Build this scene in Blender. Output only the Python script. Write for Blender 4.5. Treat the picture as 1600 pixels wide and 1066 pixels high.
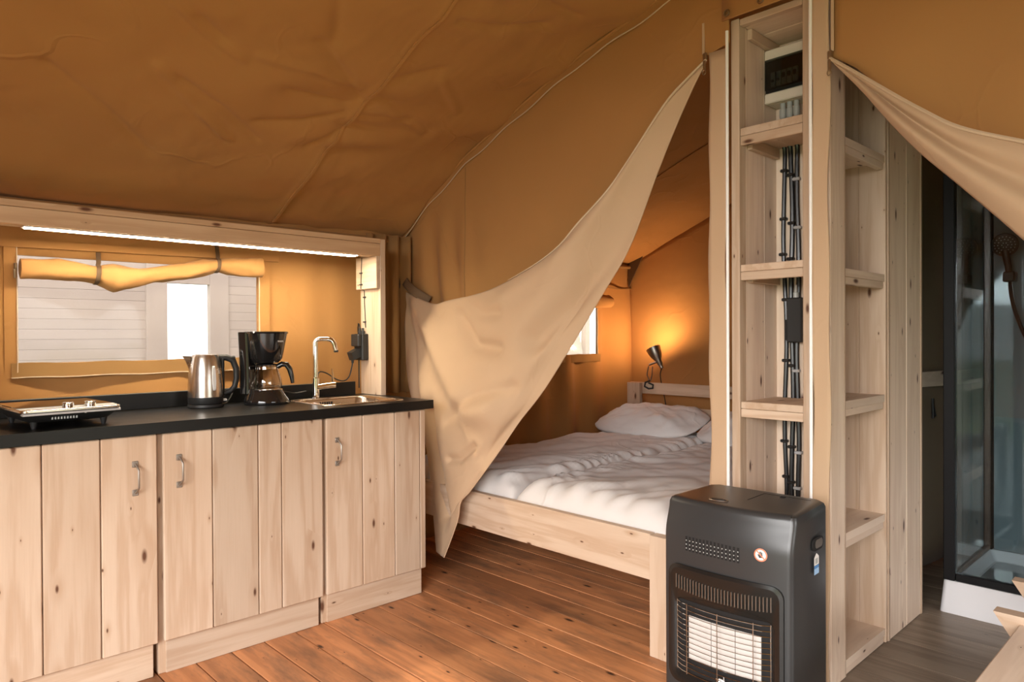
import bpy, bmesh, math, random
from mathutils import Vector, Matrix, noise
random.seed(7)
for o in list(bpy.data.objects): bpy.data.objects.remove(o)
SC = bpy.context.scene; COL = SC.collection
PI = math.pi
# ------------------------------------------------------------------ camera
H = 1.22
yaw, tilt, roll = math.radians(46.3), math.radians(-0.37), math.radians(-0.28)
F = Vector((math.cos(yaw)*math.cos(tilt), math.sin(yaw)*math.cos(tilt), math.sin(tilt)))
R0 = Vector((math.sin(yaw), -math.cos(yaw), 0)); U0 = R0.cross(F)
Rv = R0*math.cos(roll)+U0*math.sin(roll); Uv = Rv.cross(F)
cd = bpy.data.cameras.new('camera'); cam = bpy.data.objects.new('camera', cd); COL.objects.link(cam)
cd.sensor_fit = 'HORIZONTAL'; cd.sensor_width = 36; cd.lens = 1101/1600*36; cd.clip_start = .02; cd.clip_end = 200
cam.matrix_world = Matrix(((Rv.x, Uv.x, -F.x, 0), (Rv.y, Uv.y, -F.y, 0), (Rv.z, Uv.z, -F.z, H), (0, 0, 0, 1)))
SC.camera = cam
# ------------------------------------------------------------------ world, daylight, exposure
w = bpy.data.worlds.new('sky'); SC.world = w; w.use_nodes = True
bg = w.node_tree.nodes['Background']; bg.inputs[0].default_value = (1, .985, .96, 1); bg.inputs[1].default_value = 2.8
def area(name, loc, target, sx, sy, power, color):
    l = bpy.data.lights.new(name, 'AREA'); l.shape = 'RECTANGLE'; l.size = sx; l.size_y = sy; l.energy = power; l.color = color
    o = bpy.data.objects.new(name, l); COL.objects.link(o); o.location = loc
    o.rotation_euler = (Vector(target)-Vector(loc)).to_track_quat('-Z', 'Y').to_euler()
    return o
area('daylight_front_opening', (-4.6, -1.9, 3.65), (1.8, .6, .6), 6.6, 4.2, 1450, (1, .975, .95))
area('daylight_side_opening', (2.2, -4.6, 3.2), (2.4, 1.0, .5), 4.0, 3.0, 430, (1, .985, .97))
vs = SC.view_settings; vs.view_transform = 'Standard'; vs.look = 'None'; vs.exposure = 0.3; vs.gamma = 1; vs.use_curve_mapping = False
# ------------------------------------------------------------------ materials
def mat(name):
    m = bpy.data.materials.new(name); m.use_nodes = True; nt = m.node_tree
    return m, nt, nt.nodes['Principled BSDF']
def plain(name, col, rough=.5, metal=0, uneven=True, **kw):
    m, nt, b = mat(name); b.inputs['Base Color'].default_value = (*col, 1); b.inputs['Roughness'].default_value = rough; b.inputs['Metallic'].default_value = metal
    for k, v in kw.items():
        b.inputs[k.replace('_', ' ')].default_value = v
    if not uneven: return m
    # faint procedural unevenness in gloss
    n = nt.nodes.new('ShaderNodeTexNoise'); n.inputs['Scale'].default_value = 14; n.inputs['Detail'].default_value = 3
    r = nt.nodes.new('ShaderNodeMapRange'); r.inputs[3].default_value = max(0, rough-.06); r.inputs[4].default_value = min(1, rough+.06)
    tc = nt.nodes.new('ShaderNodeTexCoord'); nt.links.new(tc.outputs['Object'], n.inputs[0]); nt.links.new(n.outputs[0], r.inputs[0]); nt.links.new(r.outputs[0], b.inputs['Roughness'])
    return m
def N(nt, t, **kw):
    n = nt.nodes.new(t)
    for k, v in kw.items(): setattr(n, k, v)
    return n
def mth(nt, op, a, b=None, clamp=False):
    n = N(nt, 'ShaderNodeMath', operation=op, use_clamp=clamp)
    for i, v in enumerate((a, b)):
        if v is None: continue
        if isinstance(v, (int, float)): n.inputs[i].default_value = v
        else: nt.links.new(v, n.inputs[i])
    return n.outputs[0]
def mixc(nt, fac, a, b, mode='MIX'):
    n = N(nt, 'ShaderNodeMix', data_type='RGBA', blend_type=mode)
    for i, v in ((0, fac), (6, a), (7, b)):
        if isinstance(v, (int, float)): n.inputs[i].default_value = v
        elif isinstance(v, tuple): n.inputs[i].default_value = (*v, 1)
        else: nt.links.new(v, n.inputs[i])
    return n.outputs[2]
def wood(name, axis, light, dark, knot, rough=.55, kn=1.0, var=.25, blotch=0.0, grain=.55, blotchcol=(.1, .06, .04)):
    """grain along one local axis; every object gets its own stretch of the log"""
    m, nt, b = mat(name); L = nt.links
    tc = N(nt, 'ShaderNodeTexCoord'); oi = N(nt, 'ShaderNodeObjectInfo')
    off = N(nt, 'ShaderNodeVectorMath', operation='ADD'); L.new(tc.outputs['Object'], off.inputs[0])
    rn = N(nt, 'ShaderNodeTexWhiteNoise', noise_dimensions='1D'); L.new(oi.outputs['Random'], rn.inputs['W'])
    sc = N(nt, 'ShaderNodeVectorMath', operation='SCALE'); L.new(rn.outputs['Color'], sc.inputs[0]); sc.inputs['Scale'].default_value = 37
    L.new(sc.outputs[0], off.inputs[1])
    def mapped(s_long, s_cross):
        mp = N(nt, 'ShaderNodeMapping'); v = [s_cross]*3; v['xyz'.index(axis)] = s_long
        mp.inputs['Scale'].default_value = v; L.new(off.outputs[0], mp.inputs[0]); return mp.outputs[0]
    # knots
    vo = N(nt, 'ShaderNodeTexVoronoi', voronoi_dimensions='2D'); vo.inputs['Scale'].default_value = 1
    sx = N(nt, 'ShaderNodeSeparateXYZ'); L.new(off.outputs[0], sx.inputs[0]); o3 = {'x': sx.outputs[0], 'y': sx.outputs[1], 'z': sx.outputs[2]}
    lo = o3.pop(axis); c1, c2 = o3.values(); cc = N(nt, 'ShaderNodeCombineXYZ')
    L.new(mth(nt, 'MULTIPLY', lo, 4.2), cc.inputs[0]); L.new(mth(nt, 'MULTIPLY', mth(nt, 'ADD', c1, c2), 11.5), cc.inputs[1]); L.new(cc.outputs[0], vo.inputs[0])
    sep = N(nt, 'ShaderNodeSeparateColor'); L.new(vo.outputs['Color'], sep.inputs[0])
    has = mth(nt, 'GREATER_THAN', sep.outputs[0], 1-.62*kn)
    rad = mth(nt, 'ADD', mth(nt, 'MULTIPLY', mth(nt, 'POWER', sep.outputs[1], 3.0), .13), .020)
    d = vo.outputs['Distance']
    core = mth(nt, 'MULTIPLY', has, mth(nt, 'SUBTRACT', 1, mth(nt, 'DIVIDE', d, rad), True), True)
    core = mth(nt, 'MULTIPLY', core, 1.6, True)
    halo = mth(nt, 'MULTIPLY', has, mth(nt, 'SUBTRACT', 1, mth(nt, 'DIVIDE', d, mth(nt, 'MULTIPLY', rad, 4.5)), True), True)
    # growth rings seen as long stripes that swerve round the knots
    nz = N(nt, 'ShaderNodeTexNoise'); nz.inputs['Scale'].default_value = 1; nz.inputs['Detail'].default_value = 4; L.new(mapped(1.2, 16), nz.inputs[0])
    ph = mth(nt, 'ADD', mth(nt, 'MULTIPLY', nz.outputs[0], 17), mth(nt, 'MULTIPLY', halo, 3.5))
    band = mth(nt, 'MULTIPLY', mth(nt, 'ADD', mth(nt, 'SINE', ph), 1), .5)
    n2 = N(nt, 'ShaderNodeTexNoise'); n2.inputs['Scale'].default_value = 1; n2.inputs['Detail'].default_value = 6; n2.inputs['Roughness'].default_value = .7; L.new(mapped(6, 190), n2.inputs[0])
    n3 = N(nt, 'ShaderNodeTexNoise'); n3.inputs['Scale'].default_value = 1; n3.inputs['Detail'].default_value = 2; L.new(mapped(1.6, 5), n3.inputs[0])
    g = mth(nt, 'ADD', mth(nt, 'MULTIPLY', mth(nt, 'POWER', band, 2.2), grain*.55), mth(nt, 'MULTIPLY', mth(nt, 'SUBTRACT', n2.outputs[0], .35), grain*.5), True)
    c = mixc(nt, g, light, dark)
    c = mixc(nt, mth(nt, 'MULTIPLY', mth(nt, 'SUBTRACT', n3.outputs[0], .42), 1.1, True), c, dark)
    if blotch:
        n4 = N(nt, 'ShaderNodeTexNoise'); n4.inputs['Scale'].default_value = 1; n4.inputs['Detail'].default_value = 5; n4.inputs['Roughness'].default_value = .65; L.new(mapped(2.6, 11), n4.inputs[0])
        c = mixc(nt, mth(nt, 'MULTIPLY', mth(nt, 'SUBTRACT', n4.outputs[0], .46), blotch*4, True), c, blotchcol)
    c = mixc(nt, mth(nt, 'MULTIPLY', halo, .5), c, dark)
    c = mixc(nt, core, c, knot)
    hsv = N(nt, 'ShaderNodeHueSaturation'); L.new(c, hsv.inputs['Color'])
    vr = N(nt, 'ShaderNodeMapRange'); vr.inputs[3].default_value = 1-var; vr.inputs[4].default_value = 1+var*.35; L.new(oi.outputs['Random'], vr.inputs[0]); L.new(vr.outputs[0], hsv.inputs['Value'])
    L.new(hsv.outputs[0], b.inputs['Base Color']); b.inputs['Roughness'].default_value = rough
    b.inputs['Specular IOR Level'].default_value = .35
    bp = N(nt, 'ShaderNodeBump'); bp.inputs['Strength'].default_value = .22; bp.inputs['Distance'].default_value = .0015
    L.new(mth(nt, 'SUBTRACT', n2.outputs[0], mth(nt, 'ADD', mth(nt, 'MULTIPLY', core, .8), mth(nt, 'MULTIPLY', band, .3))), bp.inputs['Height']); L.new(bp.outputs[0], b.inputs['Normal'])
    return m
def canvas(name, col, transl=.0, wr=.5, rough=.85):
    m, nt, b = mat(name); L = nt.links; tc = N(nt, 'ShaderNodeTexCoord')
    n1 = N(nt, 'ShaderNodeTexNoise'); n1.inputs['Scale'].default_value = 3.2; n1.inputs['Detail'].default_value = 2.5; n1.inputs['Distortion'].default_value = .2; L.new(tc.outputs['Object'], n1.inputs[0])
    n2 = N(nt, 'ShaderNodeTexNoise'); n2.inputs['Scale'].default_value = 420; n2.inputs['Detail'].default_value = 1; L.new(tc.outputs['Object'], n2.inputs[0])
    # sharp creases left by folding
    vo = N(nt, 'ShaderNodeTexVoronoi', feature='DISTANCE_TO_EDGE'); vo.inputs['Scale'].default_value = 2.3
    ad = N(nt, 'ShaderNodeVectorMath', operation='ADD'); L.new(tc.outputs['Object'], ad.inputs[0]); s2 = N(nt, 'ShaderNodeVectorMath', operation='SCALE'); s2.inputs['Scale'].default_value = .55
    n5 = N(nt, 'ShaderNodeTexNoise'); n5.inputs['Scale'].default_value = 2.5; n5.inputs['Detail'].default_value = 3; L.new(tc.outputs['Object'], n5.inputs[0]); L.new(n5.outputs['Color'], s2.inputs[0]); L.new(s2.outputs[0], ad.inputs[1]); L.new(ad.outputs[0], vo.inputs[0])
    cr = mth(nt, 'SUBTRACT', 1, mth(nt, 'MULTIPLY', vo.outputs['Distance'], 26), True)
    n6 = N(nt, 'ShaderNodeTexNoise'); n6.inputs['Scale'].default_value = 1.7; L.new(tc.outputs['Object'], n6.inputs[0])
    cr = mth(nt, 'MULTIPLY', cr, mth(nt, 'MULTIPLY', mth(nt, 'SUBTRACT', n6.outputs[0], .47), 6, True))
    c = mixc(nt, mth(nt, 'MULTIPLY', n1.outputs[0], .28), col, tuple(x*.72 for x in col))
    L.new(c, b.inputs['Base Color']); b.inputs['Roughness'].default_value = rough; b.inputs['Specular IOR Level'].default_value = .12
    b.inputs['Sheen Weight'].default_value = .08
    hgt = mth(nt, 'ADD', mth(nt, 'ADD', mth(nt, 'MULTIPLY', n1.outputs[0], 1.0), mth(nt, 'MULTIPLY', cr, .10)), mth(nt, 'MULTIPLY', n2.outputs[0], .008))
    bp = N(nt, 'ShaderNodeBump'); bp.inputs['Strength'].default_value = wr; bp.inputs['Distance'].default_value = .05; L.new(hgt, bp.inputs['Height']); L.new(bp.outputs[0], b.inputs['Normal'])
    if transl:
        tr = N(nt, 'ShaderNodeBsdfTranslucent'); L.new(c, tr.inputs[0]); mx = N(nt, 'ShaderNodeMixShader'); mx.inputs[0].default_value = transl
        L.new(b.outputs[0], mx.inputs[1]); L.new(tr.outputs[0], mx.inputs[2]); L.new(mx.outputs[0], nt.nodes['Material Output'].inputs[0])
    return m
def glass(name, tint=(1, 1, 1), rough=0.0, refl=1.0, haze=0.0, hazecol=(.9, .88, .86)):
    m = bpy.data.materials.new(name); m.use_nodes = True; nt = m.node_tree; nt.nodes.clear(); L = nt.links
    out = N(nt, 'ShaderNodeOutputMaterial'); t = N(nt, 'ShaderNodeBsdfTransparent'); t.inputs[0].default_value = (*tint, 1)
    g = N(nt, 'ShaderNodeBsdfGlossy'); g.inputs['Roughness'].default_value = rough
    fr = N(nt, 'ShaderNodeFresnel'); ge = N(nt, 'ShaderNodeNewGeometry'); L.new(mth(nt, 'SUBTRACT', 1.5, mth(nt, 'MULTIPLY', ge.outputs['Backfacing'], 1.5-1/1.5)), fr.inputs[0])   # same reflection from either face of a thin pane
    mx = N(nt, 'ShaderNodeMixShader'); L.new(mth(nt, 'MULTIPLY', fr.outputs[0], refl, True), mx.inputs[0]); L.new(t.outputs[0], mx.inputs[1]); L.new(g.outputs[0], mx.inputs[2])
    if haze:
        d = N(nt, 'ShaderNodeBsdfTranslucent'); d.inputs[0].default_value = (*hazecol, 1); d2 = N(nt, 'ShaderNodeBsdfDiffuse'); d2.inputs[0].default_value = (*hazecol, 1)
        m1 = N(nt, 'ShaderNodeMixShader'); m1.inputs[0].default_value = .3; L.new(d.outputs[0], m1.inputs[1]); L.new(d2.outputs[0], m1.inputs[2])
        tc = N(nt, 'ShaderNodeTexCoord'); nz = N(nt, 'ShaderNodeTexNoise'); nz.inputs['Scale'].default_value = 9; nz.inputs['Detail'].default_value = 5; L.new(tc.outputs['Object'], nz.inputs[0])
        m2 = N(nt, 'ShaderNodeMixShader'); L.new(mth(nt, 'MULTIPLY', nz.outputs[0], haze*2, True), m2.inputs[0]); L.new(mx.outputs[0], m2.inputs[1]); L.new(m1.outputs[0], m2.inputs[2]); mx = m2
    L.new(mx.outputs[0], out.inputs[0]); return m
def emit(name, col, s):
    m = bpy.data.materials.new(name); m.use_nodes = True; nt = m.node_tree; nt.nodes.clear()
    e = N(nt, 'ShaderNodeEmission'); e.inputs[0].default_value = (*col, 1); e.inputs[1].default_value = s
    o = N(nt, 'ShaderNodeOutputMaterial'); nt.links.new(e.outputs[0], o.inputs[0]); return m
M = {}
for ax in 'xyz':
    M['pine_'+ax] = wood('pine_'+ax, ax, (.68, .53, .40), (.47, .30, .185), (.12, .05, .025), kn=.85, var=.17, grain=.85)
    M['rough_pine_'+ax] = wood('rough_pine_'+ax, ax, (.88, .72, .575), (.68, .51, .38), (.12, .055, .035), kn=1.1, var=.14, grain=.8)
    M['deck_'+ax] = wood('deck_'+ax, ax, (.74, .335, .148), (.43, .18, .076), (.05, .02, .011), rough=.5, kn=1.2, var=.36, blotch=.75, grain=.9, blotchcol=(.13, .085, .06))
    M['laminate_'+ax] = wood('laminate_'+ax, ax, (.36, .285, .215), (.19, .14, .105), (.12, .09, .07), rough=.38, kn=.15, var=.2, grain=1.1)
    M['cladding_'+ax] = wood('cladding_'+ax, ax, (.275, .225, .20), (.25, .20, .18), (.19, .15, .13), kn=.15, var=.05, grain=.3)
for ax in 'xyz': M['bounce_tinted_pine_'+ax] = wood('bounce_tinted_pine_'+ax, ax, (.62, .42, .26), (.42, .24, .125), (.12, .045, .02), kn=.7, var=.08, grain=.7)  # pine with the orange bounced light at the pelmet painted into it
M['canvas'] = canvas('bounce_tinted_canvas', (.44, .222, .077), wr=.3)  # same fabric as the flaps, colour deepened for orange bounced light
M['canvas_roof'] = canvas('roof_canvas', (.45, .228, .076), wr=.55)  # roof of that fabric, orange bounced light put into its colour
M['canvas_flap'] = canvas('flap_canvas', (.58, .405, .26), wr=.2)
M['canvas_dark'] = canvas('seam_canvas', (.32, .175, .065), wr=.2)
M['strap'] = plain('tie_strap_canvas', (.17, .105, .055), .85)
M['webbing'] = plain('brown_webbing', (.10, .055, .025), .8)
M['divider'] = canvas('divider_canvas', (.22, .165, .11), wr=.3)  # darker, greyer canvas: the shade of the unlit gap is painted in
M['piping'] = plain('pale_piping', (.60, .46, .31), .6)
M['keder'] = plain('white_keder_rail', (.93, .92, .90), .3)
M['zip'] = plain('zip_metal', (.35, .27, .18), .35, .9)
M['top'] = plain('black_worktop', (.007, .0065, .006), .34, Specular_IOR_Level=.3)
M['trim'] = plain('satin_trim', (.50, .49, .48), .42, .5)
M['steel'] = plain('brushed_steel', (.62, .57, .52), .26, 1)
M['nickel'] = plain('nickel', (.42, .38, .34), .36, 1)
M['satin'] = plain('satin_nickel', (.36, .32, .28), .5, .9)
M['gauge'] = plain('clear_gauge', (.80, .79, .77), .35)
M['chrome'] = plain('chrome', (.78, .76, .73), .07, 1)
M['gloss'] = plain('gloss_black_plastic', (.012, .011, .011), .08, Coat_Weight=.6)
M['black'] = plain('matte_black_plastic', (.016, .016, .016), .5)
M['blackrail'] = plain('black_aluminium', (.008, .008, .009), .4, Specular_IOR_Level=.2)
M['heater'] = plain('charcoal_enamel', (.046, .046, .047), .33, .3, uneven=False)
M['heater_dark'] = plain('heater_black_trim', (.012, .011, .010), .2)
M['void'] = plain('dark_cavity', (.006, .005, .005), .8)
M['ceramic'] = plain('ceramic_plate', (.60, .565, .535), .8)
M['white'] = plain('white_acrylic', (.80, .80, .83), .22)
M['cream'] = plain('cream_plastic', (.74, .68, .58), .5)
M['grey'] = plain('grey_plastic', (.42, .43, .41), .45)
M['sheet'] = canvas('white_bed_sheet', (.77, .735, .72), wr=.55, rough=.9)
M['glass'] = glass('clear_glass'); M['smoke'] = glass('smoked_lid', (.45, .48, .46), refl=1)
M['jug_glass'] = glass('jug_glass', (.72, .70, .68), refl=2.6)
M['shower_glass'] = glass('shower_glass', (.82, .87, .88), refl=1.5)
M['vinyl'] = glass('window_vinyl', (.97, .96, .95), .08, 1, haze=.14, hazecol=(.95, .87, .83))
M['shower_panel'] = plain('grey_glass_panel', (.20, .235, .25), .06, Coat_Weight=.8)
M['led'] = emit('led_light', (1, .86, .62), 66)
M['bulb'] = emit('lamp_bulb', (1, .62, .28), 40)
M['cooktop'] = plain('glass_ceramic', (.02, .018, .018), .05, Coat_Weight=1)
M['red'] = plain('sticker_red', (.75, .22, .12), .5); M['paper'] = plain('sticker_white', (.85, .82, .78), .5); M['blue'] = plain('sticker_blue', (.08, .25, .55), .5); M['ltblue'] = plain('sticker_pale_blue', (.35, .55, .8), .5)
M['ink'] = plain('ink', (.05, .045, .04), .6); M['print'] = plain('silver_print', (.75, .73, .7), .4)
M['foliage'] = plain('leaf_green', (.16, .24, .09), .7); M['bark'] = plain('pale_bark', (.45, .38, .33), .9)
M['grass'] = canvas('grass', (.22, .27, .11), wr=.6)
M['cable'] = plain('cable_rubber', (.014, .013, .013), .32)
M['clip'] = plain('cable_clip_grey', (.42, .42, .43), .4)
# ------------------------------------------------------------------ building helpers
OFF = {}
def link(o, parent, frame):
    COL.objects.link(o)
    if parent is not None:
        o.parent = parent; o.location = Vector(frame)-OFF[parent.name]
    else: o.location = frame
    OFF[o.name] = Vector(frame)
    return o
def tag(o, label=None, cat=None, group=None, kind=None):
    if label: o['label'] = label
    if cat: o['category'] = cat
    if group: o['group'] = group
    if kind: o['kind'] = kind
    return o
def thing(name, loc=(0, 0, 0), label=None, cat=None, group=None, kind=None, local=False, rz=0):
    """an Empty at the base; local=True: parts are given in its own frame, else in world coordinates"""
    o = bpy.data.objects.new(name, None); COL.objects.link(o); o.location = loc; o.rotation_euler = (0, 0, rz); o.empty_display_size = .1
    OFF[o.name] = Vector((0, 0, 0)) if local else Vector(loc)
    return tag(o, label, cat, group, kind)
class B:
    def __init__(s): s.bm = bmesh.new()
    def box(s, a, b, bev=.002, seg=1):
        c = [(a[i]+b[i])/2 for i in range(3)]; d = [abs(b[i]-a[i]) for i in range(3)]
        r = bmesh.ops.create_cube(s.bm, size=1, matrix=Matrix.Translation(c) @ Matrix.Diagonal((*d, 1)))
        if bev > 0:
            es = list({e for v in r['verts'] for e in v.link_edges})
            bmesh.ops.bevel(s.bm, geom=es, offset=min(bev, min(d)*.45), segments=seg, affect='EDGES', profile=.5)
        return s
    def loft(s, rings, cap=True, closed=True):
        vs = [[s.bm.verts.new(p) for p in r] for r in rings]
        n = len(vs[0])
        for i in range(len(vs)-1):
            for j in range(n if closed else n-1):
                k = (j+1) % n
                s.bm.faces.new((vs[i][j], vs[i][k], vs[i+1][k], vs[i+1][j]))
        if cap and closed:
            s.bm.faces.new(list(reversed(vs[0]))); s.bm.faces.new(vs[-1])
        return s
    def lathe(s, prof, c=(0, 0, 0), n=24, ax='z', cap=True):
        rings = []
        for r, h in prof:
            ring = []
            for k in range(n):
                a = 2*PI*k/n; x, y = r*math.cos(a), r*math.sin(a)
                p = {'z': (x, y, h), 'x': (h, x, y), 'y': (y, h, x)}[ax]
                ring.append((c[0]+p[0], c[1]+p[1], c[2]+p[2]))
            rings.append(ring)
        return s.loft(rings, cap)
    def tube(s, pts, r, n=8, closed=False, cap=True):
        pts = [Vector(p) for p in pts]; rings = []; up = None; m = len(pts)
        for i, p in enumerate(pts):
            a = pts[(i-1) % m] if (i or closed) else p; b = pts[(i+1) % m] if (i < m-1 or closed) else p
            t = (b-a).normalized()
            if up is None: up = t.orthogonal().normalized()
            up = (up-t*up.dot(t))
            up = up.normalized() if up.length > 1e-6 else t.orthogonal().normalized()
            sd = t.cross(up); rr = r[i] if isinstance(r, (list, tuple)) else r
            rings.append([p+up*math.cos(2*PI*k/n)*rr+sd*math.sin(2*PI*k/n)*rr for k in range(n)])
        if closed: rings.append(rings[0]); cap = False
        return s.loft(rings, cap)
    def grid(s, fn, nu, nv, flip=False):
        vs = [[s.bm.verts.new(fn(i/nu, j/nv)) for j in range(nv+1)] for i in range(nu+1)]
        for i in range(nu):
            for j in range(nv):
                q = (vs[i][j], vs[i+1][j], vs[i+1][j+1], vs[i][j+1])
                s.bm.faces.new(q[::-1] if flip else q)
        return s
    def prism(s, poly, a, b):
        """extrude a polygon of 3-D points by the vector from a to b"""
        d = Vector(b)-Vector(a)
        return s.loft([[Vector(p) for p in poly], [Vector(p)+d for p in poly]])
    def done(s, name, m, parent=None, smooth=False, center=True, frame=None, angle=40, weld=False, thick=0):
        bm = s.bm
        if weld: bmesh.ops.remove_doubles(bm, verts=bm.verts, dist=1e-5)
        bmesh.ops.recalc_face_normals(bm, faces=bm.faces) if not thick else None
        if frame is None:
            lo = [min(v.co[i] for v in bm.verts) for i in range(3)]; hi = [max(v.co[i] for v in bm.verts) for i in range(3)]
            frame = Vector([(lo[i]+hi[i])/2 for i in range(3)]) if center else Vector((0, 0, 0))
        bmesh.ops.translate(bm, verts=bm.verts, vec=-Vector(frame))
        me = bpy.data.meshes.new(name); bm.to_mesh(me); bm.free()
        if smooth:
            for p in me.polygons: p.use_smooth = True
            if angle < 180: me.set_sharp_from_angle(angle=math.radians(angle))
        me.materials.append(M[m] if isinstance(m, str) else m)
        o = bpy.data.objects.new(name, me); link(o, parent, frame)
        if thick:
            md = o.modifiers.new('thickness', 'SOLIDIFY'); md.thickness = thick; md.offset = 0
        return o
def box(name, m, a, b, parent=None, bev=.002):
    d = [abs(b[i]-a[i]) for i in range(3)]
    if m+'_x' in M: m = m+'_'+'xyz'[d.index(max(d))]
    return B().box(a, b, bev).done(name, m, parent)
def tube(name, m, pts, r, parent=None, n=8, **kw): return B().tube(pts, r, n, **kw).done(name, m, parent, smooth=True)
def lathe(name, m, prof, c, parent=None, n=24, ax='z'): return B().lathe(prof, c, n, ax).done(name, m, parent, smooth=True, angle=35)
def spline(pts, n):
    """Catmull-Rom through points, n samples"""
    pts = [Vector(p) for p in pts]; out = []; m = len(pts)-1
    # by chord length
    L = [0]
    for i in range(m): L.append(L[-1]+(pts[i+1]-pts[i]).length)
    for k in range(n+1):
        s = L[-1]*k/n; i = max(0, min(m-1, next((j for j in range(m) if s <= L[j+1]+1e-9), m-1)))
        t = (s-L[i])/max(1e-9, L[i+1]-L[i])
        p0, p1, p2, p3 = pts[max(0, i-1)], pts[i], pts[i+1], pts[min(m, i+2)]
        out.append(.5*((2*p1)+(p2-p0)*t+(2*p0-5*p1+4*p2-p3)*t*t+(3*p1-p0-3*p2+p3)*t**3))
    return out
def fbm(x, y, z, sc=1, o=4): return noise.fractal(Vector((x*sc, y*sc, z*sc)), 1.0, 2.0, o)
def lerp(a, b, t): return a+(b-a)*t
def sstep(a, b, x):
    t = max(0, min(1, (x-a)/(b-a))); return t*t*(3-2*t)
def interp(tab, x):
    if x <= tab[0][0]: return tab[0][1]+(tab[1][1]-tab[0][1])/(tab[1][0]-tab[0][0])*(x-tab[0][0])
    for (a, va), (b, vb) in zip(tab, tab[1:]):
        if x <= b: return lerp(va, vb, (x-a)/(b-a))
    return tab[-1][1]
def gauss(d, w): return math.exp(-(d/w)**2)
def dist_poly(p, poly):
    """distance from a 2-D point to a polyline"""
    best = 9
    for a, b in zip(poly, poly[1:]):
        ax, ay = a; bx, by = b; dx, dy = bx-ax, by-ay
        t = max(0, min(1, ((p[0]-ax)*dx+(p[1]-ay)*dy)/(dx*dx+dy*dy))); d = math.hypot(p[0]-ax-t*dx, p[1]-ay-t*dy); best = min(best, d)
    return best
# ------------------------------------------------------------------ dimensions of the tent
XP, YW, XB, XF, YR = 2.42, 3.45, 4.60, -1.62, -1.95      # partition, kitchen side wall, back wall, front, right wall
RIDGE = .80
profA = [(.0, 2.60), (.80, 2.80), (1.2, 2.70), (1.654, 2.583), (2.063, 2.479), (2.40, 2.36), (2.864, 2.178), (3.2, 2.0), (3.45, 1.835), (3.6, 1.75)]
def roof(x, y):
    if y < RIDGE: y = 2*RIDGE-y
    zb = 1.80+.40*(YW-y); za = interp(profA, y)
    k = gauss(x-XP, .7)
    return lerp(min(zb, 2.82), za, k)
# ------------------------------------------------------------------ floor: stained deck boards and grey-brown laminate
fl = thing('floor', (1.5, 1, 0), kind='structure')
YB = 1.2
x = 1.225-.1325*20; i = 0
while x < XB:
    if x > XF-.1:
        z = random.uniform(-.0012, .0012)
        y0 = 3.62
        box('floor_board', 'deck', (x+.0026, YB if x < 2.4 else 1.25, -.028+z), (x+.1325-.0026, y0, z), fl, bev=.0012)
    x += .1325
box('subfloor', 'void', (XF, YR, -.06), (XB+.1, 3.62, -.03), fl, bev=0)
x = -1.7; i = 0
while x < XB:
    ys = [YB-.0015, .05+.5*random.random()-.25, YR]
    if x > 2.3: ys[0] = 1.245
    for a, b in zip(ys, ys[1:]):
        box('laminate_plank', 'laminate', (x+.0006, b+.0006, -.02), (x+.1894, a-.0006, 0), fl, bev=.001)
    x += .19
# ------------------------------------------------------------------ side wall of canvas with two windows
def wall_disp_y(x, z):
    """how far the kitchen / bedroom side wall hangs out of its plane"""
    d = .012*fbm(x*2.2, 0, z*.5, 1.3)+.010*math.sin(x*9+1.3*math.sin(z*2))*sstep(1.9, .9, z)
    if x > XP: d += .026*math.sin(x*19+.8*math.sin(x*5)+.5*z)*sstep(2.6, 3.3, x)*(.35+.65*sstep(1.8, 1.2, z))
    if 1.7 < x < XP: d += .006*math.sin(x*30+z)
    return d
WIN = [(.525, 1.524, 1.120, 1.56), (3.60, 4.165, 1.085, 1.50)]
def wall_grid(xs, zs, hole):
    b = B(); V = {}
    def v(x, z):
        k = (round(x, 4), round(z, 4))
        if k not in V: V[k] = b.bm.verts.new((x, YW+wall_disp_y(x, z), z if z < 1.7 else lerp(z, roof(x, YW)+.0, sstep(1.7, 1.83, z))))
        return V[k]
    for x0, x1 in zip(xs, xs[1:]):
        for z0, z1 in zip(zs, zs[1:]):
            if any(h[0]-1e-6 <= x0 and x1 <= h[1]+1e-6 and h[2]-1e-6 <= z0 and z1 <= h[3]+1e-6 for h in hole): continue
            b.bm.faces.new((v(x0, z0), v(x1, z0), v(x1, z1), v(x0, z1)))
    return b
def steps(cuts, d):
    out = []
    for a, b in zip(cuts, cuts[1:]):
        n = max(1, round((b-a)/d)); out += [lerp(a, b, i/n) for i in range(n)]
    return out+[cuts[-1]]
xs = steps([XF, .525, 1.524, XP, 3.60, 4.165, XB+.03], .035); zs = steps([0.0, 1.085, 1.12, 1.50, 1.56, 1.83], .05)
wl = wall_grid(xs, zs, WIN).done('wall_left', 'canvas', smooth=True, angle=180, thick=.004); tag(wl, kind='structure')
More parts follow.
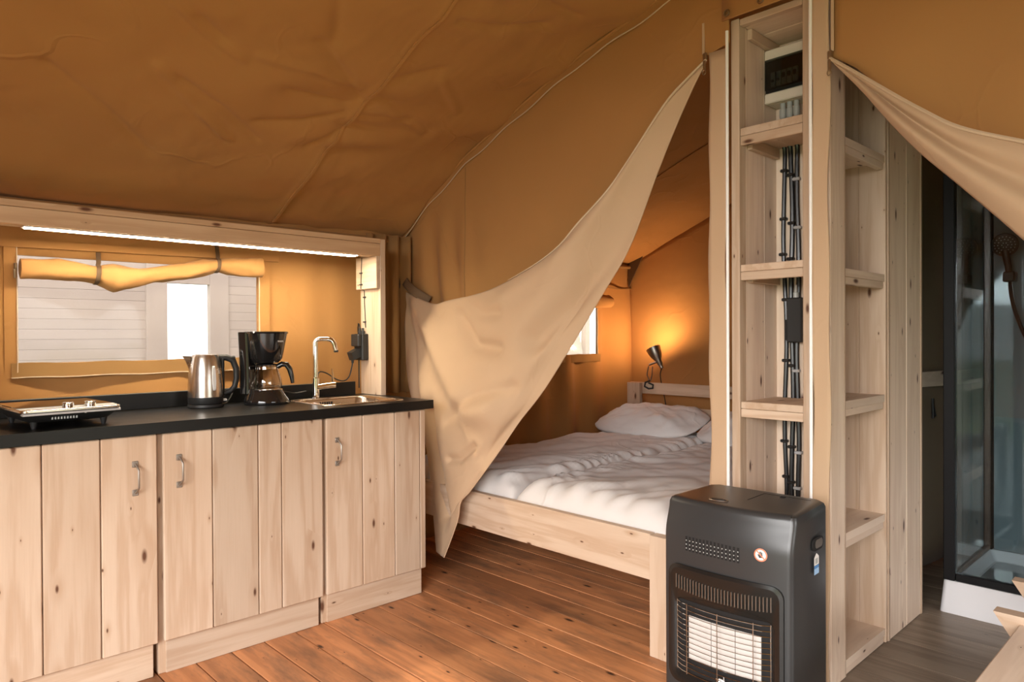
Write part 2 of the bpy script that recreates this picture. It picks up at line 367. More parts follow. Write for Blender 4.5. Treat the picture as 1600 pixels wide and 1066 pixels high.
# window surrounds: welted strips of canvas, a clear vinyl pane
def strip_xz(name, m, pts, wd, y, parent, t=.006):
    """flat band of canvas following points (x,z) on the wall"""
    b = B()
    for (x0, z0), (x1, z1) in zip(pts, pts[1:]):
        dx, dz = x1-x0, z1-z0; l = math.hypot(dx, dz); nx, nz = -dz/l*wd/2, dx/l*wd/2
        b.box((0, 0, 0), (.001, .001, .001), 0)
    b.bm.clear(); rings = []
    for i, (x0, z0) in enumerate(pts):
        a = pts[max(0, i-1)]; c = pts[min(len(pts)-1, i+1)]; dx, dz = c[0]-a[0], c[1]-a[1]; l = math.hypot(dx, dz) or 1
        nx, nz = -dz/l*wd/2, dx/l*wd/2
        yy = y+.002*math.sin(x0*40+z0*30)
        rings.append([(x0-nx, yy, z0-nz), (x0+nx, yy, z0+nz), (x0+nx, yy+t, z0+nz), (x0-nx, yy+t, z0-nz)])
    return b.loft(rings).done(name, m, parent, smooth=True)
w1 = thing('window_1', (1.02, YW, 1.12), kind='structure')
B().grid(lambda u, v: (lerp(.52, 1.53, u), YW+.004+.006*fbm(u*2, v, 0, 1.5), lerp(1.112, 1.57, v)), 24, 12).done('pane', 'vinyl', w1, smooth=True, angle=180)
n = 18
strip_xz('sill_flap', 'canvas_dark', [(lerp(.50, 1.56, k/n), 1.092+.003*math.sin(k*1.3)) for k in range(n+1)], .058, YW-.022, w1, .008)
strip_xz('sill_piping', 'piping', [(lerp(.50, 1.56, k/n), 1.0625+.002*math.sin(k*1.3)) for k in range(n+1)], .004, YW-.025, w1, .006)
strip_xz('side_welt', 'canvas', [(.500, lerp(1.06, 1.62, k/10)) for k in range(11)], .045, YW-.018, w1, .01)
strip_xz('side_welt', 'canvas', [(1.553, lerp(1.06, 1.62, k/10)) for k in range(11)], .058, YW-.018, w1, .01)
strip_xz('side_piping', 'piping', [(.521, lerp(1.06, 1.6, k/10)) for k in range(11)], .004, YW-.022, w1, .006)
strip_xz('side_piping', 'piping', [(1.5265, lerp(1.11, 1.6, k/10)) for k in range(11)], .004, YW-.022, w1, .006)
strip_xz('head_welt', 'canvas', [(lerp(.2, 1.63, k/n), lerp(1.60, 1.622, k/n)) for k in range(n+1)], .03, YW-.024, w1, .012)
zt = thing('window_zip', (.515, YW-.03, 1.5)); zt.parent = w1; zt.location = Vector((.515, YW-.03, 1.5))-OFF['window_1']
zt['label'] = 'small metal zip slider'
B().box((.510, YW-.036, 1.50), (.520, YW-.024, 1.525), .002).done('zip_slider', 'zip', zt); B().box((.507, YW-.040, 1.463), (.514, YW-.036, 1.50), .001).done('zip_pull', 'zip', zt)
w2 = thing('window_2', (3.88, YW, 1.085), kind='structure')
B().grid(lambda u, v: (lerp(3.595, 4.17, u), YW+.004+.004*fbm(u*2, v, 0, 1.5), lerp(1.08, 1.51, v)), 12, 12).done('pane', 'vinyl', w2, smooth=True, angle=180)
strip_xz('sill_flap', 'canvas_dark', [(lerp(3.56, 4.20, k/n), 1.056+.003*math.sin(k*1.3)) for k in range(n+1)], .058, YW-.03, w2, .008)
strip_xz('side_welt', 'canvas', [(4.185, lerp(1.03, 1.56, k/10)) for k in range(11)], .035, YW-.028, w2, .01)
strip_xz('side_piping', 'piping', [(4.168, lerp(1.085, 1.5, k/10)) for k in range(11)], .003, YW-.032, w2, .006)
strip_xz('head_welt', 'canvas_dark', [(lerp(3.5, 4.6, k/n), 1.595-.006*math.sin(k*.9)) for k in range(n+1)], .008, YW-.022, w2, .008)
# ------------------------------------------------------------------ other canvas walls
def grid_wall(name, fn, nu, nv, m='canvas', **kw):
    return tag(B().grid(fn, nu, nv).done(name, m, smooth=True, angle=180, thick=.004, **kw), kind='structure')
grid_wall('wall_back', lambda u, v: (XB+.01*fbm(0, u*4, v*2, 1.2), lerp(YW+.02, YR, u), lerp(0, roof(XB, lerp(YW+.02, YR, u)), v)), 90, 40)
RX0, RX1, RZ = .8, 2.38, 1.60       # opening in the right-hand wall
def rwall(x0, x1, z0): return lambda u, v: (lerp(x0, x1, u), YR+.01*fbm(u*4, 0, v*2, 1.2), lerp(z0, roof(lerp(x0, x1, u), YR), v))
b = B(); b.grid(rwall(XF, RX0, 0), 14, 12); b.grid(rwall(RX0, RX1, RZ), 20, 3); b.grid(rwall(RX1, XB, 0), 20, 12)
tag(b.done('wall_right', 'canvas', smooth=True, angle=180, thick=.004), kind='structure')
OPY0, OPY1, OPZ = -1.85, 1.25, 2.15
def front(y0, y1, z0, zf):
    return lambda u, v: (XF+.008*fbm(0, u*3, v*2), lerp(y0, y1, u), lerp(z0, zf(lerp(y0, y1, u)), v))
b = B(); b.grid(front(YR, OPY0, 0, lambda y: roof(XF, y)), 4, 20); b.grid(front(OPY1, YW, 0, lambda y: roof(XF, y)), 16, 20); b.grid(front(OPY0, OPY1, OPZ, lambda y: roof(XF, y)), 40, 8)
tag(b.done('wall_front', 'canvas', smooth=True, angle=180, thick=.004), kind='structure')
# divider between bedroom and shower, behind the wooden column
def ydiv(x): return 1.245-.17*sstep(3.5, 4.6, x)
dv = tag(B().grid(lambda u, v: (lerp(3.42, XB, u), ydiv(lerp(3.42, XB, u))+.012*math.sin(u*14)*v+.03*gauss(v, .06)*sstep(.4, .8, u), lerp(.02, roof(4, 1.23), v)), 30, 30).done('wall_divider', 'divider', smooth=True, angle=180, thick=.004), kind='structure')
B().loft([[(x, ydiv(x)-.05, .955), (x, ydiv(x)-.018, .955), (x, ydiv(x)-.018, 1.03), (x, ydiv(x)-.05, 1.03)] for x in [3.46+.1*k for k in range(12)]]).done('divider_rail', 'rough_pine_x', dv)
tube('hook', 'black', [(4.07, ydiv(4.07)-.03, .89), (4.07, ydiv(4.07)-.03, .86), (4.09, ydiv(4.07)-.035, .80), (4.055, ydiv(4.07)-.035, .79), (4.068, ydiv(4.07)-.03, .86)], .006, dv, 6)
# ------------------------------------------------------------------ roof
ROOF_CREASE = [[(0.79, 2.568), (0.924, 2.687), (1.135, 2.871)], [(0.878, 2.617), (1.062, 2.713), (1.264, 2.861)], [(0.488, 2.685), (0.69, 2.841), (0.91, 3.047)], [(0.753, 2.294), (0.908, 2.397), (1.04, 2.455)], [(0.845, 2.336), (0.941, 2.399)], [(1.248, 2.298), (1.424, 2.414), (1.569, 2.559)], [(1.084, 2.422), (1.318, 2.417), (1.518, 2.475)], [(1.22, 2.76), (1.391, 2.716), (1.55, 2.629)], [(1.255, 2.55), (1.525, 2.587)], [(0.994, 2.756), (1.166, 2.883)], [(1.695, 2.044), (1.884, 2.036), (2.077, 1.977)], [(1.843, 1.851), (2.168, 1.885)], [(1.849, 2.357), (2.105, 2.565)], [(1.62, 2.399), (1.811, 2.31)], [(1.613, 2.631), (1.882, 2.636)], [(1.657, 2.551), (2.015, 2.719)], [(1.213, 2.094), (1.305, 2.285)], [(1.501, 2.872), (1.605, 2.723)]]
def roof_pt(x, y):
    z = roof(x, y)
    d = .010*fbm(x, y, 0, 1.5)
    # puckers that run out from the sewn seam and from the partition
    if y > RIDGE:
        s = x-1.59
        d += .011*math.sin(y*26+2*math.sin(y*7))*gauss(s-.12, .22)*sstep(1.2, 2.2, y)*sstep(3.45, 3.2, y)
        d += .012*math.sin(y*15+1.1+s*3)*gauss(XP-x-.05, .20)*(1 if x < XP else .5)
        d += .010*math.sin(x*7+y*16)*gauss(y-2.2, .5)*gauss(x-1.2, .4)*.7
        d -= .035*gauss(y-3.28, .16)*(1 if x < XP else .4)*(.6+.4*math.sin(x*3.1))
        if .3 < x < 2.3 and 1.7 < y < 3.2:
            for k, cr in enumerate(ROOF_CREASE):
                q = dist_poly((x, y), cr)
                if q < .09: d += (.011 if k % 3 else -.012)*gauss(q, .015)+.006*gauss(q, .05)
        d -= .006*gauss(s, .012)
    return (x, y, z+d)
b = B(); xs = steps([XF-.05, .3], .06)[:-1]+steps([.3, 1.45, 1.7, XP], .014)[:-1]+steps([XP, XB+.05], .05); ys = steps([YR-.03, RIDGE, 1.6], .06)[:-1]+steps([1.6, YW+.06], .014)
vv = [[b.bm.verts.new(roof_pt(x, y)) for y in ys] for x in xs]
for i in range(len(xs)-1):
    for j in range(len(ys)-1): b.bm.faces.new((vv[i][j], vv[i+1][j], vv[i+1][j+1], vv[i][j+1]))
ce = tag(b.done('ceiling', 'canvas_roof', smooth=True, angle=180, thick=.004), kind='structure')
def roof_band(name, m, x, wd, y0, y1, dz, t=.004, n=60):
    return B().loft([[(x-wd/2, y, roof_pt(x, y)[2]-dz), (x+wd/2, y, roof_pt(x, y)[2]-dz), (x+wd/2, y, roof_pt(x, y)[2]-dz-t), (x-wd/2, y, roof_pt(x, y)[2]-dz-t)] for y in [lerp(y0, y1, k/n) for k in range(n+1)]]).done(name, m, ce, smooth=True)
roof_band('roof_seam', 'canvas_roof', 1.597, .012, .82, 3.42, .003, .007, 160)
roof_band('roof_seam', 'canvas_roof', 3.62, .016, .82, 3.42, .004)
# eave pole that carries the side wall
tube('eave_pole', 'canvas_dark', [(x, YW-.03, 1.772) for x in (XF, 0, 1, 2, XP)], .016, ce, 8)
tube('eave_pole', 'canvas_dark', [(x, YW-.03, 1.765) for x in (XP+.02, 3, 4, XB)], .013, ce, 8)
B().prism([(XB-.022, 3.435, 1.80), (XB-.022, 3.29, 1.855), (XB-.035, 3.425, 1.60)], (0, 0, 0), (-.006, 0, 0)).done('corner_patch', 'webbing', ce)
# ------------------------------------------------------------------ canvas partition, door flaps
def yfold(z):       # right-hand edge of the fixed panel = the fold line of the tied flap
    tab = [(-0.3, 3.2), (-0.007, 3.116), (0.218, 2.996), (0.327, 2.968), (0.398, 2.888), (0.628, 2.666), (0.804, 2.506), (0.963, 2.344), (1.206, 2.142), (1.416, 1.974), (1.598, 1.836), (1.897, 1.691), (2.071, 1.599), (2.199, 1.523), (2.29, 1.45), (2.3, 1.43), (2.31, 1.345), (2.9, 1.345)]
    return interp(tab, z)
def panel_x(y, z):
    d = .012*fbm(0, y, z, 1.6)
    d += .022*math.sin(y*34+3*math.sin(z*2.5))*gauss(y-3.05, .22)*sstep(2.05, 1.55, z)
    d += .018*gauss(y-3.42, .05)*math.sin(z*3)
    d -= .012*math.sin(z*13-y*6)*gauss(y-1.75, .3)*sstep(1.9, 2.2, z)
    return XP-d*.9
wp = thing('wall_partition', (XP, 2.4, 0), kind='structure')
def left_panel(u, v):
    y = lerp(1.06, YW+.01, u); zt = roof(XP, y)
    z = lerp(.02, zt+.012, v); ye = min(YW+.01, max(y, yfold(z)))
    return (panel_x(ye, z), ye, min(z, roof(XP, ye)+.012))
def lp(u, v):
    # v is height fraction to the roof at the fold; rows follow z so the cut edge stays crisp
    z = .02+v*2.66
    y0 = yfold(z) if z > .60 else max(yfold(z), 3.285)      # slit round the bed
    # the highest y at which the roof is still above z
    y1 = YW+.01
    if z > roof(XP, y1):
        lo, hi = 1.0, y1
        for _ in range(24):
            m = (lo+hi)/2
            if roof(XP, m)+.012 > z: lo = m
            else: hi = m
        y1 = lo
    y0 = min(y0, y1-.002)
    y = lerp(y0, y1, u)
    return (panel_x(y, z), y, z)
B().grid(lp, 60, 110).done('left_panel', 'canvas', wp, smooth=True, angle=180, thick=.003)
# the strip above the column and the panel on its right
PB = [(0.974, 2.153), (0.868, 2.091), (0.772, 2.004), (0.647, 1.875), (0.440, 1.756), (0.299, 1.685), (.0, 1.56), (-.6, 1.40), (-1.2, 1.30), (YR, 1.25)]
def right_panel(u, v):
    y = lerp(.974, YR, u); zb = interp(sorted(PB), y)-.10*sstep(.95, .65, y); z = lerp(zb, roof(XP, y)+.01, v)
    return (XP-.012*fbm(0, y, z, 1.5)-.015*math.sin(y*9+z*6)*gauss(v, .4)*sstep(.97, .7, y), y, z)
B().grid(right_panel, 70, 24).done('right_panel', 'canvas', wp, smooth=True, angle=180, thick=.003)
def strip_panel(name, y0, y1, z0, z1, x=XP-.004, m='canvas_flap', amp=.003):
    return B().grid(lambda u, v: (x-amp*math.sin(v*23+u*2)*(1 if z1-z0 > 1 else 0), lerp(y0, y1, u)+(.0035*math.sin(v*31)+.003*math.sin(v*13) if u in (0, 1) and z1-z0 > 1 else 0), lerp(z0, z1, v)), 6, 60).done(name, m, wp, smooth=True, angle=180, thick=.004)
strip_panel('column_strip', 1.358, 1.430, .01, 2.30)
strip_panel('column_strip', .978, 1.036, .01, 2.64)
strip_panel('head_strip', .970, 1.37, 2.399, 2.70, XP-.012, 'canvas', 0)
for y, z1 in ((1.353, 2.36), (1.040, 2.60)):
    B().lathe([(.006, .01), (.006, z1)], (XP-.006, y, 0), 10).done('keder_rail', 'keder', wp, smooth=True)
for y in (.966, 1.452):
    strip_panel('zip_tape', y-.006, y+.004, 2.17 if y < 1 else 2.30, 2.66 if y < 1 else 2.42, XP-.008, 'canvas_flap', .0)
for y, z in ((1.348, 2.422), (1.214, 2.424), (1.08, 2.424)):
    g = B(); g.tube([(XP-.018, y+.010*math.cos(a), z+.010*math.sin(a)) for a in [2*PI*k/14 for k in range(14)]], .004, 6, closed=True); g.done('eyelet', 'zip', wp, smooth=True)
for y, z in ((1.443, 2.285), (.972, 2.155)):
    B().box((XP-.016, y-.008, z-.01), (XP-.004, y+.008, z+.018), .003).done('zip_slider', 'zip', wp)
    B().box((XP-.018, y-.006, z-.052), (XP-.014, y+.006, z-.012), .002).tube([(XP-.018, y+.007*math.cos(a), z-.058+.009*math.sin(a)) for a in [2*PI*k/12 for k in range(12)]], .0018, 5, closed=True).done('zip_pull', 'zip', wp)
# welted band where the partition is sewn to the roof, and its piping
def seam_line(off, n=70, y0=1.0, y1=3.47): return [(XP-.010, y, roof(XP, y)-off-.006*math.sin(y*19)*(off > .02)) for y in [lerp(y0, y1, k/n) for k in range(n+1)]]
a_, b_ = seam_line(.0), seam_line(.042)
B().loft([[p, q, (q[0]+.006, q[1], q[2]), (p[0]+.006, p[1], p[2])] for p, q in zip(a_, b_)]).done('roof_band', 'canvas', wp, smooth=True)
B().tube([(p[0]-.004, p[1], p[2]-.004) for p in a_], .0075, 6).done('roof_welt', 'canvas', wp, smooth=True)
B().tube([(p[0]-.002, p[1], p[2]) for p in b_], .003, 5).done('roof_piping', 'piping', wp, smooth=True)
B().tube([(panel_x(2.884, z)-.002, 2.884, z) for z in [lerp(1.38, 2.12, k/12) for k in range(13)]], .0022, 5).done('vertical_seam', 'canvas_dark', wp, smooth=True)
# gathered sleeve that hides the tent pole in the corner
B().grid(lambda u, v: (lerp(2.13, 2.405, u), YW-.05-.022*math.sin(u*21)-.02*u, lerp(.9, 1.80, v)), 50, 8).done('corner_sleeve', 'canvas_dark', wp, smooth=True, angle=180, thick=.003)

FT = [(2.390, 3.407, 1.488), (2.360, 3.223, 1.438), (2.330, 3.043, 1.398), (2.300, 2.889, 1.408), (2.260, 2.542, 1.439), (2.250, 2.268, 1.512), (2.260, 2.080, 1.597), (2.280, 1.969, 1.697), (2.310, 1.837, 1.817), (2.340, 1.745, 1.938), (2.380, 1.602, 2.134), (2.400, 1.512, 2.216), (2.415, 1.437, 2.273)]
FR = [(2.415, 1.437, 2.273), (2.410, 1.487, 2.195), (2.405, 1.559, 2.066), (2.400, 1.647, 1.891), (2.385, 1.780, 1.593), (2.360, 1.896, 1.411), (2.330, 2.033, 1.207), (2.280, 2.180, 0.978), (2.250, 2.302, 0.833), (2.200, 2.396, 0.682), (2.150, 2.539, 0.490), (2.140, 2.598, 0.430), (2.130, 2.611, 0.338), (2.130, 2.716, 0.140)]
FL = [(2.390, 3.407, 1.488), (2.370, 3.375, 1.245), (2.330, 3.295, 0.990), (2.300, 3.188, 0.819), (2.270, 3.055, 0.659), (2.250, 2.985, 0.499), (2.220, 2.920, 0.313), (2.200, 2.868, 0.123)]
CREASE = [([(1.467, 2.131), (1.582, 1.884), (1.770, 1.628), (2.013, 1.375), (2.2, 1.2)], .055, .045), ([(2.759, 1.338), (2.589, 1.176), (2.407, 1.162)], .035, .03), ([(2.70, 1.40), (2.55, 1.33), (2.42, 1.33)], .03, .02),
          ([(3.230, 1.422), (2.891, 1.108), (2.544, 0.865), (2.409, 0.875)], .07, -.035), ([(2.948, 0.836), (2.875, 0.581), (2.772, 0.343)], .05, .05), ([(3.35, 1.40), (3.22, 1.1), (3.12, .80)], .04, .04),
          ([(3.40, 1.48), (3.15, 1.2), (2.98, .85), (2.88, .5)], .05, -.02), ([(2.52, .70), (2.62, .63), (2.70, .62)], .02, .018), ([(2.3, .99), (2.55, .93), (2.75, .80)], .03, .016), ([(1.70, 2.0), (2.0, 1.62), (2.4, 1.42)], .05, -.02)]
NF = 90
tE, rE, lE = spline(FT, NF), spline(FR, NF), spline(FL, NF)
bE = [lE[-1].lerp(rE[-1], k/NF) for k in range(NF+1)]
def flap_pt(u, v):
    i, j = round(u*NF), round(v*NF)
    T, Bt, Lf, Rt = tE[i], bE[i], lE[j], rE[j]
    p = (1-v)*T+v*Bt+(1-u)*Lf+u*Rt-((1-u)*(1-v)*tE[0]+u*(1-v)*tE[-1]+(1-u)*v*bE[0]+u*v*bE[-1])
    e = min(1, 6*u*1.2, 6*(1-u), 9*v+.15, 6*(1-v)+.2); e = max(0, e)
    x = p.x-.085*math.sin(PI*u)*math.sin(PI*min(1, v*1.15))
    d = .010*fbm(0, p.y, p.z, 3.0)
    for poly, wd, am in CREASE: d += 1.45*am*gauss(dist_poly((p.y, p.z), poly), wd)
    # long pleats that fan out from the tie
    r = math.hypot(p.y-3.42, p.z-1.5); an = math.atan2(p.z-1.5, 3.42-p.y)
    d += .010*math.sin(an*17+1)*sstep(.15, .6, r)*sstep(1.6, .9, r)
    return (x+d*e, p.y, p.z)
fp = thing('door_flap', (2.3, 2.9, .12), 'large tan canvas door flap gathered and tied back beside the kitchen worktop', 'tent flap')
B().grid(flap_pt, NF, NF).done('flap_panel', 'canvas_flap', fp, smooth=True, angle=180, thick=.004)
B().tube([(p.x-.006, p.y, p.z+.004) for p in spline(FT, 60)[27:]], [.0012+.0038*min(1, k/12) for k in range(34)], 6).done('zip_edge', 'piping', fp, smooth=True)
B().grid(lambda u, v: (2.395-.03*u*(1-u)*4-.02*v, 3.40-.24*u+.012*(v-.5), 1.555-.11*u-.045*v+.02*(1-u)), 10, 4).done('tie_strap', 'strap', fp, smooth=True, thick=.006, angle=180)
B().tube([(2.345, 3.405+.012*math.sin(a), 1.530+.035*math.cos(a)) for a in [2*PI*k/14 for k in range(14)]], .005, 6, closed=True).done('tie_loop', 'black', fp, smooth=True)
RT = [(2.415, 0.972, 2.147), (2.380, 0.863, 2.053), (2.340, 0.746, 1.949), (2.320, 0.670, 1.884), (2.290, 0.564, 1.802), (2.260, 0.410, 1.725), (2.240, 0.277, 1.666), (2.2, .0, 1.57), (2.22, -.5, 1.45)]
RB = [(2.415, 0.968, 2.137), (2.380, 0.863, 2.008), (2.340, 0.765, 1.875), (2.310, 0.668, 1.753), (2.280, 0.562, 1.638), (2.240, 0.407, 1.466), (2.200, 0.272, 1.308), (2.15, .0, 1.0), (2.2, -.5, .55)]
rt, rb = spline(RT, 70), spline(RB, 70)
def rflap(u, v):
    p = rt[round(u*70)].lerp(rb[round(u*70)], v)
    e = sstep(0, .25, u)
    return (p.x-e*(.05*math.sin(PI*v)-.055*gauss(v-.38, .16))+.006*fbm(0, p.y*3, p.z*3), p.y, p.z)
rf = thing('door_flap', (2.25, .2, 1.0), 'tan canvas door flap drawn up to the right in front of the shower', 'tent flap')
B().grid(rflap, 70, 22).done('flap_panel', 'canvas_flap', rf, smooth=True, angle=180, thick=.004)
B().tube([(p.x-.006, p.y, p.z) for p in rt], .006, 6).done('zip_edge', 'piping', rf, smooth=True)
# ------------------------------------------------------------------ kitchen: three cabinets
YD = 2.70      # front plane of the doors
def handle(x, z, parent):
    b = B()
    b.tube([(x, YD-.004, z+.052), (x+.003, YD-.020, z+.040), (x+.004, YD-.030, z+.030), (x+.004, YD-.030, z-.030), (x+.003, YD-.020, z-.040), (x, YD-.004, z-.052)], .0036, 6)
    for s in (1, -1): b.box((x-.010, YD-.004, z+s*.050-.011), (x+.010, YD, z+s*.050+.011), .0015); b.lathe([(.004, YD-.0065), (.004, YD-.003)], (x, 0, z+s*.052), 8, 'y')
    o = b.done('handle', 'satin', parent, smooth=True); o['label'] = 'nickel bow handle'; return o
def cabinet(x0, x1, joints, hx, hz, label, skx=None):
    c = thing('kitchen_cabinet', ((x0+x1)/2, 2.72, 0), label, 'cabinet', 'kitchen base cabinets')
    yb = 3.22
    box('side_panel', 'pine', (x0-.012, YD+.026, .002), (x0+.014, yb, .872), c); box('side_panel', 'pine', (x1-.03, YD+.026, .002), (x1-.014, yb, .872), c)
    box('back_panel', 'pine', (x0+.015, yb-.012, .13), (x1-.031, yb, .87), c); box('bottom_panel', 'pine', (x0+.015, YD+.03, .105), (x1-.031, yb-.013, .125), c)
    box('plinth', 'pine', (x0+.012, YD+.022, .001), (x1-.012, YD+.045, .122), c)
    dr = box('door', 'pine', (x0+.012, YD+.018, .15), (x1-.018, YD+.026, .85), c); dr['label'] = 'tongue-and-groove plank door'
    e = [x0]+joints+[x1]
    for a, b in zip(e, e[1:]):
        box('plank', 'pine', (a+.0015, YD, .125), (b-.0015, YD+.018, .876), dr, bev=.0035)
    handle(hx, hz, dr)
    return c
k1 = cabinet(.305, .822, [.472, .641], .748, .728, 'plank-fronted pine cabinet at the left edge, below the portable hob')
k2 = cabinet(.840, 1.474, [1.016, 1.194, 1.291], .895, .735, 'wide plank-fronted pine cabinet below the kettle and coffee maker')
k3 = cabinet(1.488, 2.010, [1.667, 1.836, 1.977], 1.540, .73, 'plank-fronted pine cabinet below the sink, next to the tied flap')
# ------------------------------------------------------------------ worktop with a hole for the sink
ZT = .92; YS = 3.235
SX0, SX1, SY0, SY1 = 1.56, 1.93, 2.795, 3.125
wt = thing('worktop', (1.0, 2.95, .88), 'matt black worktop with a low upstand running along the canvas wall', 'worktop')
b = B()
X0, X1, Y0, Y1 = .26, 2.044, 2.682, 3.26
hs = [(SX0, SY0), (SX1, SY0), (SX1, SY1), (SX0, SY1)]; ou = [(X0, Y0), (X1, Y0), (X1, Y1), (X0, Y1)]
def ring(z, ps): return [b.bm.verts.new((x, y, z)) for x, y in ps]
ot, ob, it, ib = ring(ZT, ou), ring(.88, ou), ring(ZT, hs), ring(.88, hs)
for k in range(4):
    m = (k+1) % 4
    b.bm.faces.new((ot[k], ot[m], it[m], it[k])); b.bm.faces.new((ob[m], ob[k], ib[k], ib[m])); b.bm.faces.new((ob[k], ob[m], ot[m], ot[k])); b.bm.faces.new((it[k], it[m], ib[m], ib[k]))
b.done('slab', 'top', wt)
box('upstand', 'top', (X0, YS, ZT), (1.957, YS+.022, ZT+.068), wt)
box('batten', 'pine', (X0, YD+.03, .873), (2.0, YD+.06, .8795), wt)
# ------------------------------------------------------------------ sink and mixer tap
sk = thing('sink', (1.745, 2.96, ZT), 'small stainless steel inset sink with rounded corners', 'sink')
def rrect(cx, cy, hx, hy, r, n=6):
    out = []
    for sx, sy, a0 in ((1, 1, 0), (-1, 1, 90), (-1, -1, 180), (1, -1, 270)):
        for k in range(n+1):
            a = math.radians(a0+90*k/n); out.append((cx+sx*(hx-r)+r*math.cos(a), cy+sy*(hy-r)+r*math.sin(a)))
    return out
cx, cy, hx, hy = (SX0+SX1)/2, (SY0+SY1)/2, (SX1-SX0)/2, (SY1-SY0)/2
prof = [(.028, .0005, .055), (.026, .004, .055), (.008, .0045, .05), (0, .002, .045), (-.006, -.008, .045), (-.020, -.125, .05), (-.05, -.14, .06), (-.13, -.142, .03)]
B().loft([[(px, py, ZT+dz) for px, py in rrect(cx, cy, hx+d, hy+d, r)] for d, dz, r in prof], cap=False).done('basin', 'steel', sk, smooth=True, angle=60)
B().lathe([(.045, ZT-.1415), (.045, ZT-.139), (.030, ZT-.139)], (cx, cy, 0), 20).done('drain', 'chrome', sk, smooth=True)
ov = B()
for k in range(6): ov.box((cx-.055+k*.012-.0035, SY1+.0, ZT-.045), (cx-.055+k*.012+.0035, SY1+.004, ZT-.015), .001)
for v in ov.bm.verts: v.co.y -= .011
ov.done('overflow_slots', 'void', sk)
tp = thing('mixer_tap', (1.69, 3.165, ZT), 'tall chrome mixer tap with square-bent spout behind the sink', 'tap')
lathe('tap_body', 'chrome', [(.024, ZT), (.024, ZT+.004), (.019, ZT+.006), (.019, ZT+.10), (.013, ZT+.104)], (1.69, 3.165, 0), tp)
tube('spout', 'chrome', [(1.69, 3.165, ZT+.10), (1.69, 3.165, ZT+.25), (1.69, 3.165, ZT+.277)]+[(1.69+.022*(1-math.cos(a)), 3.165-.012*(1-math.cos(a)), ZT+.277+.016*math.sin(a)) for a in (.5, 1.0, 1.57)]+[(1.735, 3.14, ZT+.293), (1.757, 3.128, ZT+.288), (1.768, 3.122, ZT+.27), (1.775, 3.118, ZT+.235)], .0125, tp, 12)
lathe('aerator', 'black', [(.0105, ZT+.226), (.0125, ZT+.236)], (1.776, 3.1175, 0), tp, 12)
tube('valve', 'chrome', [(1.695, 3.16, ZT+.055), (1.735, 3.14, ZT+.062), (1.775, 3.12, ZT+.066)], .0165, tp, 12)
tube('lever', 'chrome', [(1.764, 3.126, ZT+.07), (1.762, 3.128, ZT+.115), (1.759, 3.13, ZT+.145)], [.006, .005, .004], tp, 8)
# ------------------------------------------------------------------ portable hob
hb = thing('portable_hob', (.56, 2.93, ZT), 'black portable glass hob with steel front trim and two round knobs', 'hob', local=True, rz=math.radians(4))
def lp_(p): return p
HX, HY = .15, .185
b = B(); b.loft([[(px, py, z) for px, py in rrect(0, 0, HX-d, HY-d, .02)] for d, z in ((.045, .020), (.03, .024), (.004, .052), (0, .058))]).done('body', 'black', hb, smooth=True, angle=50)
b = B(); b.loft([[(px, py, z) for px, py in rrect(0, 0, HX-d, HY-d, .02)] for d, z in ((.0, .058), (0, .0645), (.002, .066))]).done('rim', 'steel', hb, smooth=True, angle=50)
b = B(); b.loft([[(px, py, z) for px, py in rrect(0, .035, HX-.006, HY-.042, .006)] for z in (.066, .0695)]).done('glass_plate', 'cooktop', hb, smooth=True, angle=40)
B().loft([[(x, -.107, .0655), (x, -.107, .0685), (x, -.150, .0670), (x, -.186, .0545), (x, -.187, .048), (x, -.170, .048)] for x in (-HX+.004, HX-.004)]).done('front_trim', 'trim', hb, smooth=True, angle=30)
for kx in (-.005, .062):
    lathe('knob', 'chrome', [(.016, .064), (.018, .071), (.018, .081), (.013, .084)], (kx, -.143, 0), hb)
for fx in (-.105, .105):
    for fy in (-.14, .14): lathe('foot', 'black', [(.007, 0), (.010, .012), (.013, .026)], (fx, fy, 0), hb, 12)
vt = B()
for k in range(9): vt.box((-.06+k*.009, -HY+.021, .030), (-.056+k*.009, -HY+.027, .040), 0)
for v in vt.bm.verts: v.co.y -= .004
vt.done('vent_slots', 'grey', hb)
B().box((.035, -HY+.006, .045), (.041, -HY+.011, .051), .001).done('indicator', 'print', hb)
# ------------------------------------------------------------------ kettle
kt = thing('kettle', (1.148, 3.125, ZT), 'brushed steel electric kettle with black handle and base', 'kettle', local=True, rz=math.radians(-14))
lathe('power_base', 'black', [(.070, 0), (.073, .004), (.072, .014), (.06, .018)], (0, 0, 0), kt, 32)
lathe('lower_body', 'black', [(.069, .017), (.071, .020), (.0715, .046)], (0, 0, 0), kt, 32)
lathe('body', 'steel', [(.0715, .046), (.0705, .10), (.066, .16), (.059, .212), (.056, .222)], (0, 0, 0), kt, 40)
lathe('lid', 'steel', [(.054, .220), (.052, .227), (.040, .230), (.0, .231)], (0, 0, 0), kt, 32)
B().loft([[(-.058+.004, -.022, .165), (-.062, 0, .158), (-.058+.004, .022, .165)], [(-.060, -.019, .195), (-.078, 0, .200), (-.060, .019, .195)], [(-.058, -.017, .222), (-.092, 0, .224), (-.058, .017, .222)]], cap=True).done('spout', 'steel', kt, smooth=True)
hd = tube('handle', 'black', [(.050, 0, .214), (.085, 0, .214), (.112, 0, .200), (.125, 0, .165), (.126, 0, .12), (.118, 0, .085), (.100, 0, .066), (.074, 0, .058)], [.013, .014, .014, .013, .012, .012, .012, .013], kt, 12)
B().box((.060, -.014, .04), (.076, .014, .215), .006).done('handle_mount', 'black', hd)
B().box((.104, -.007, .206), (.122, .007, .220), .004).done('lid_button', 'black', hd)
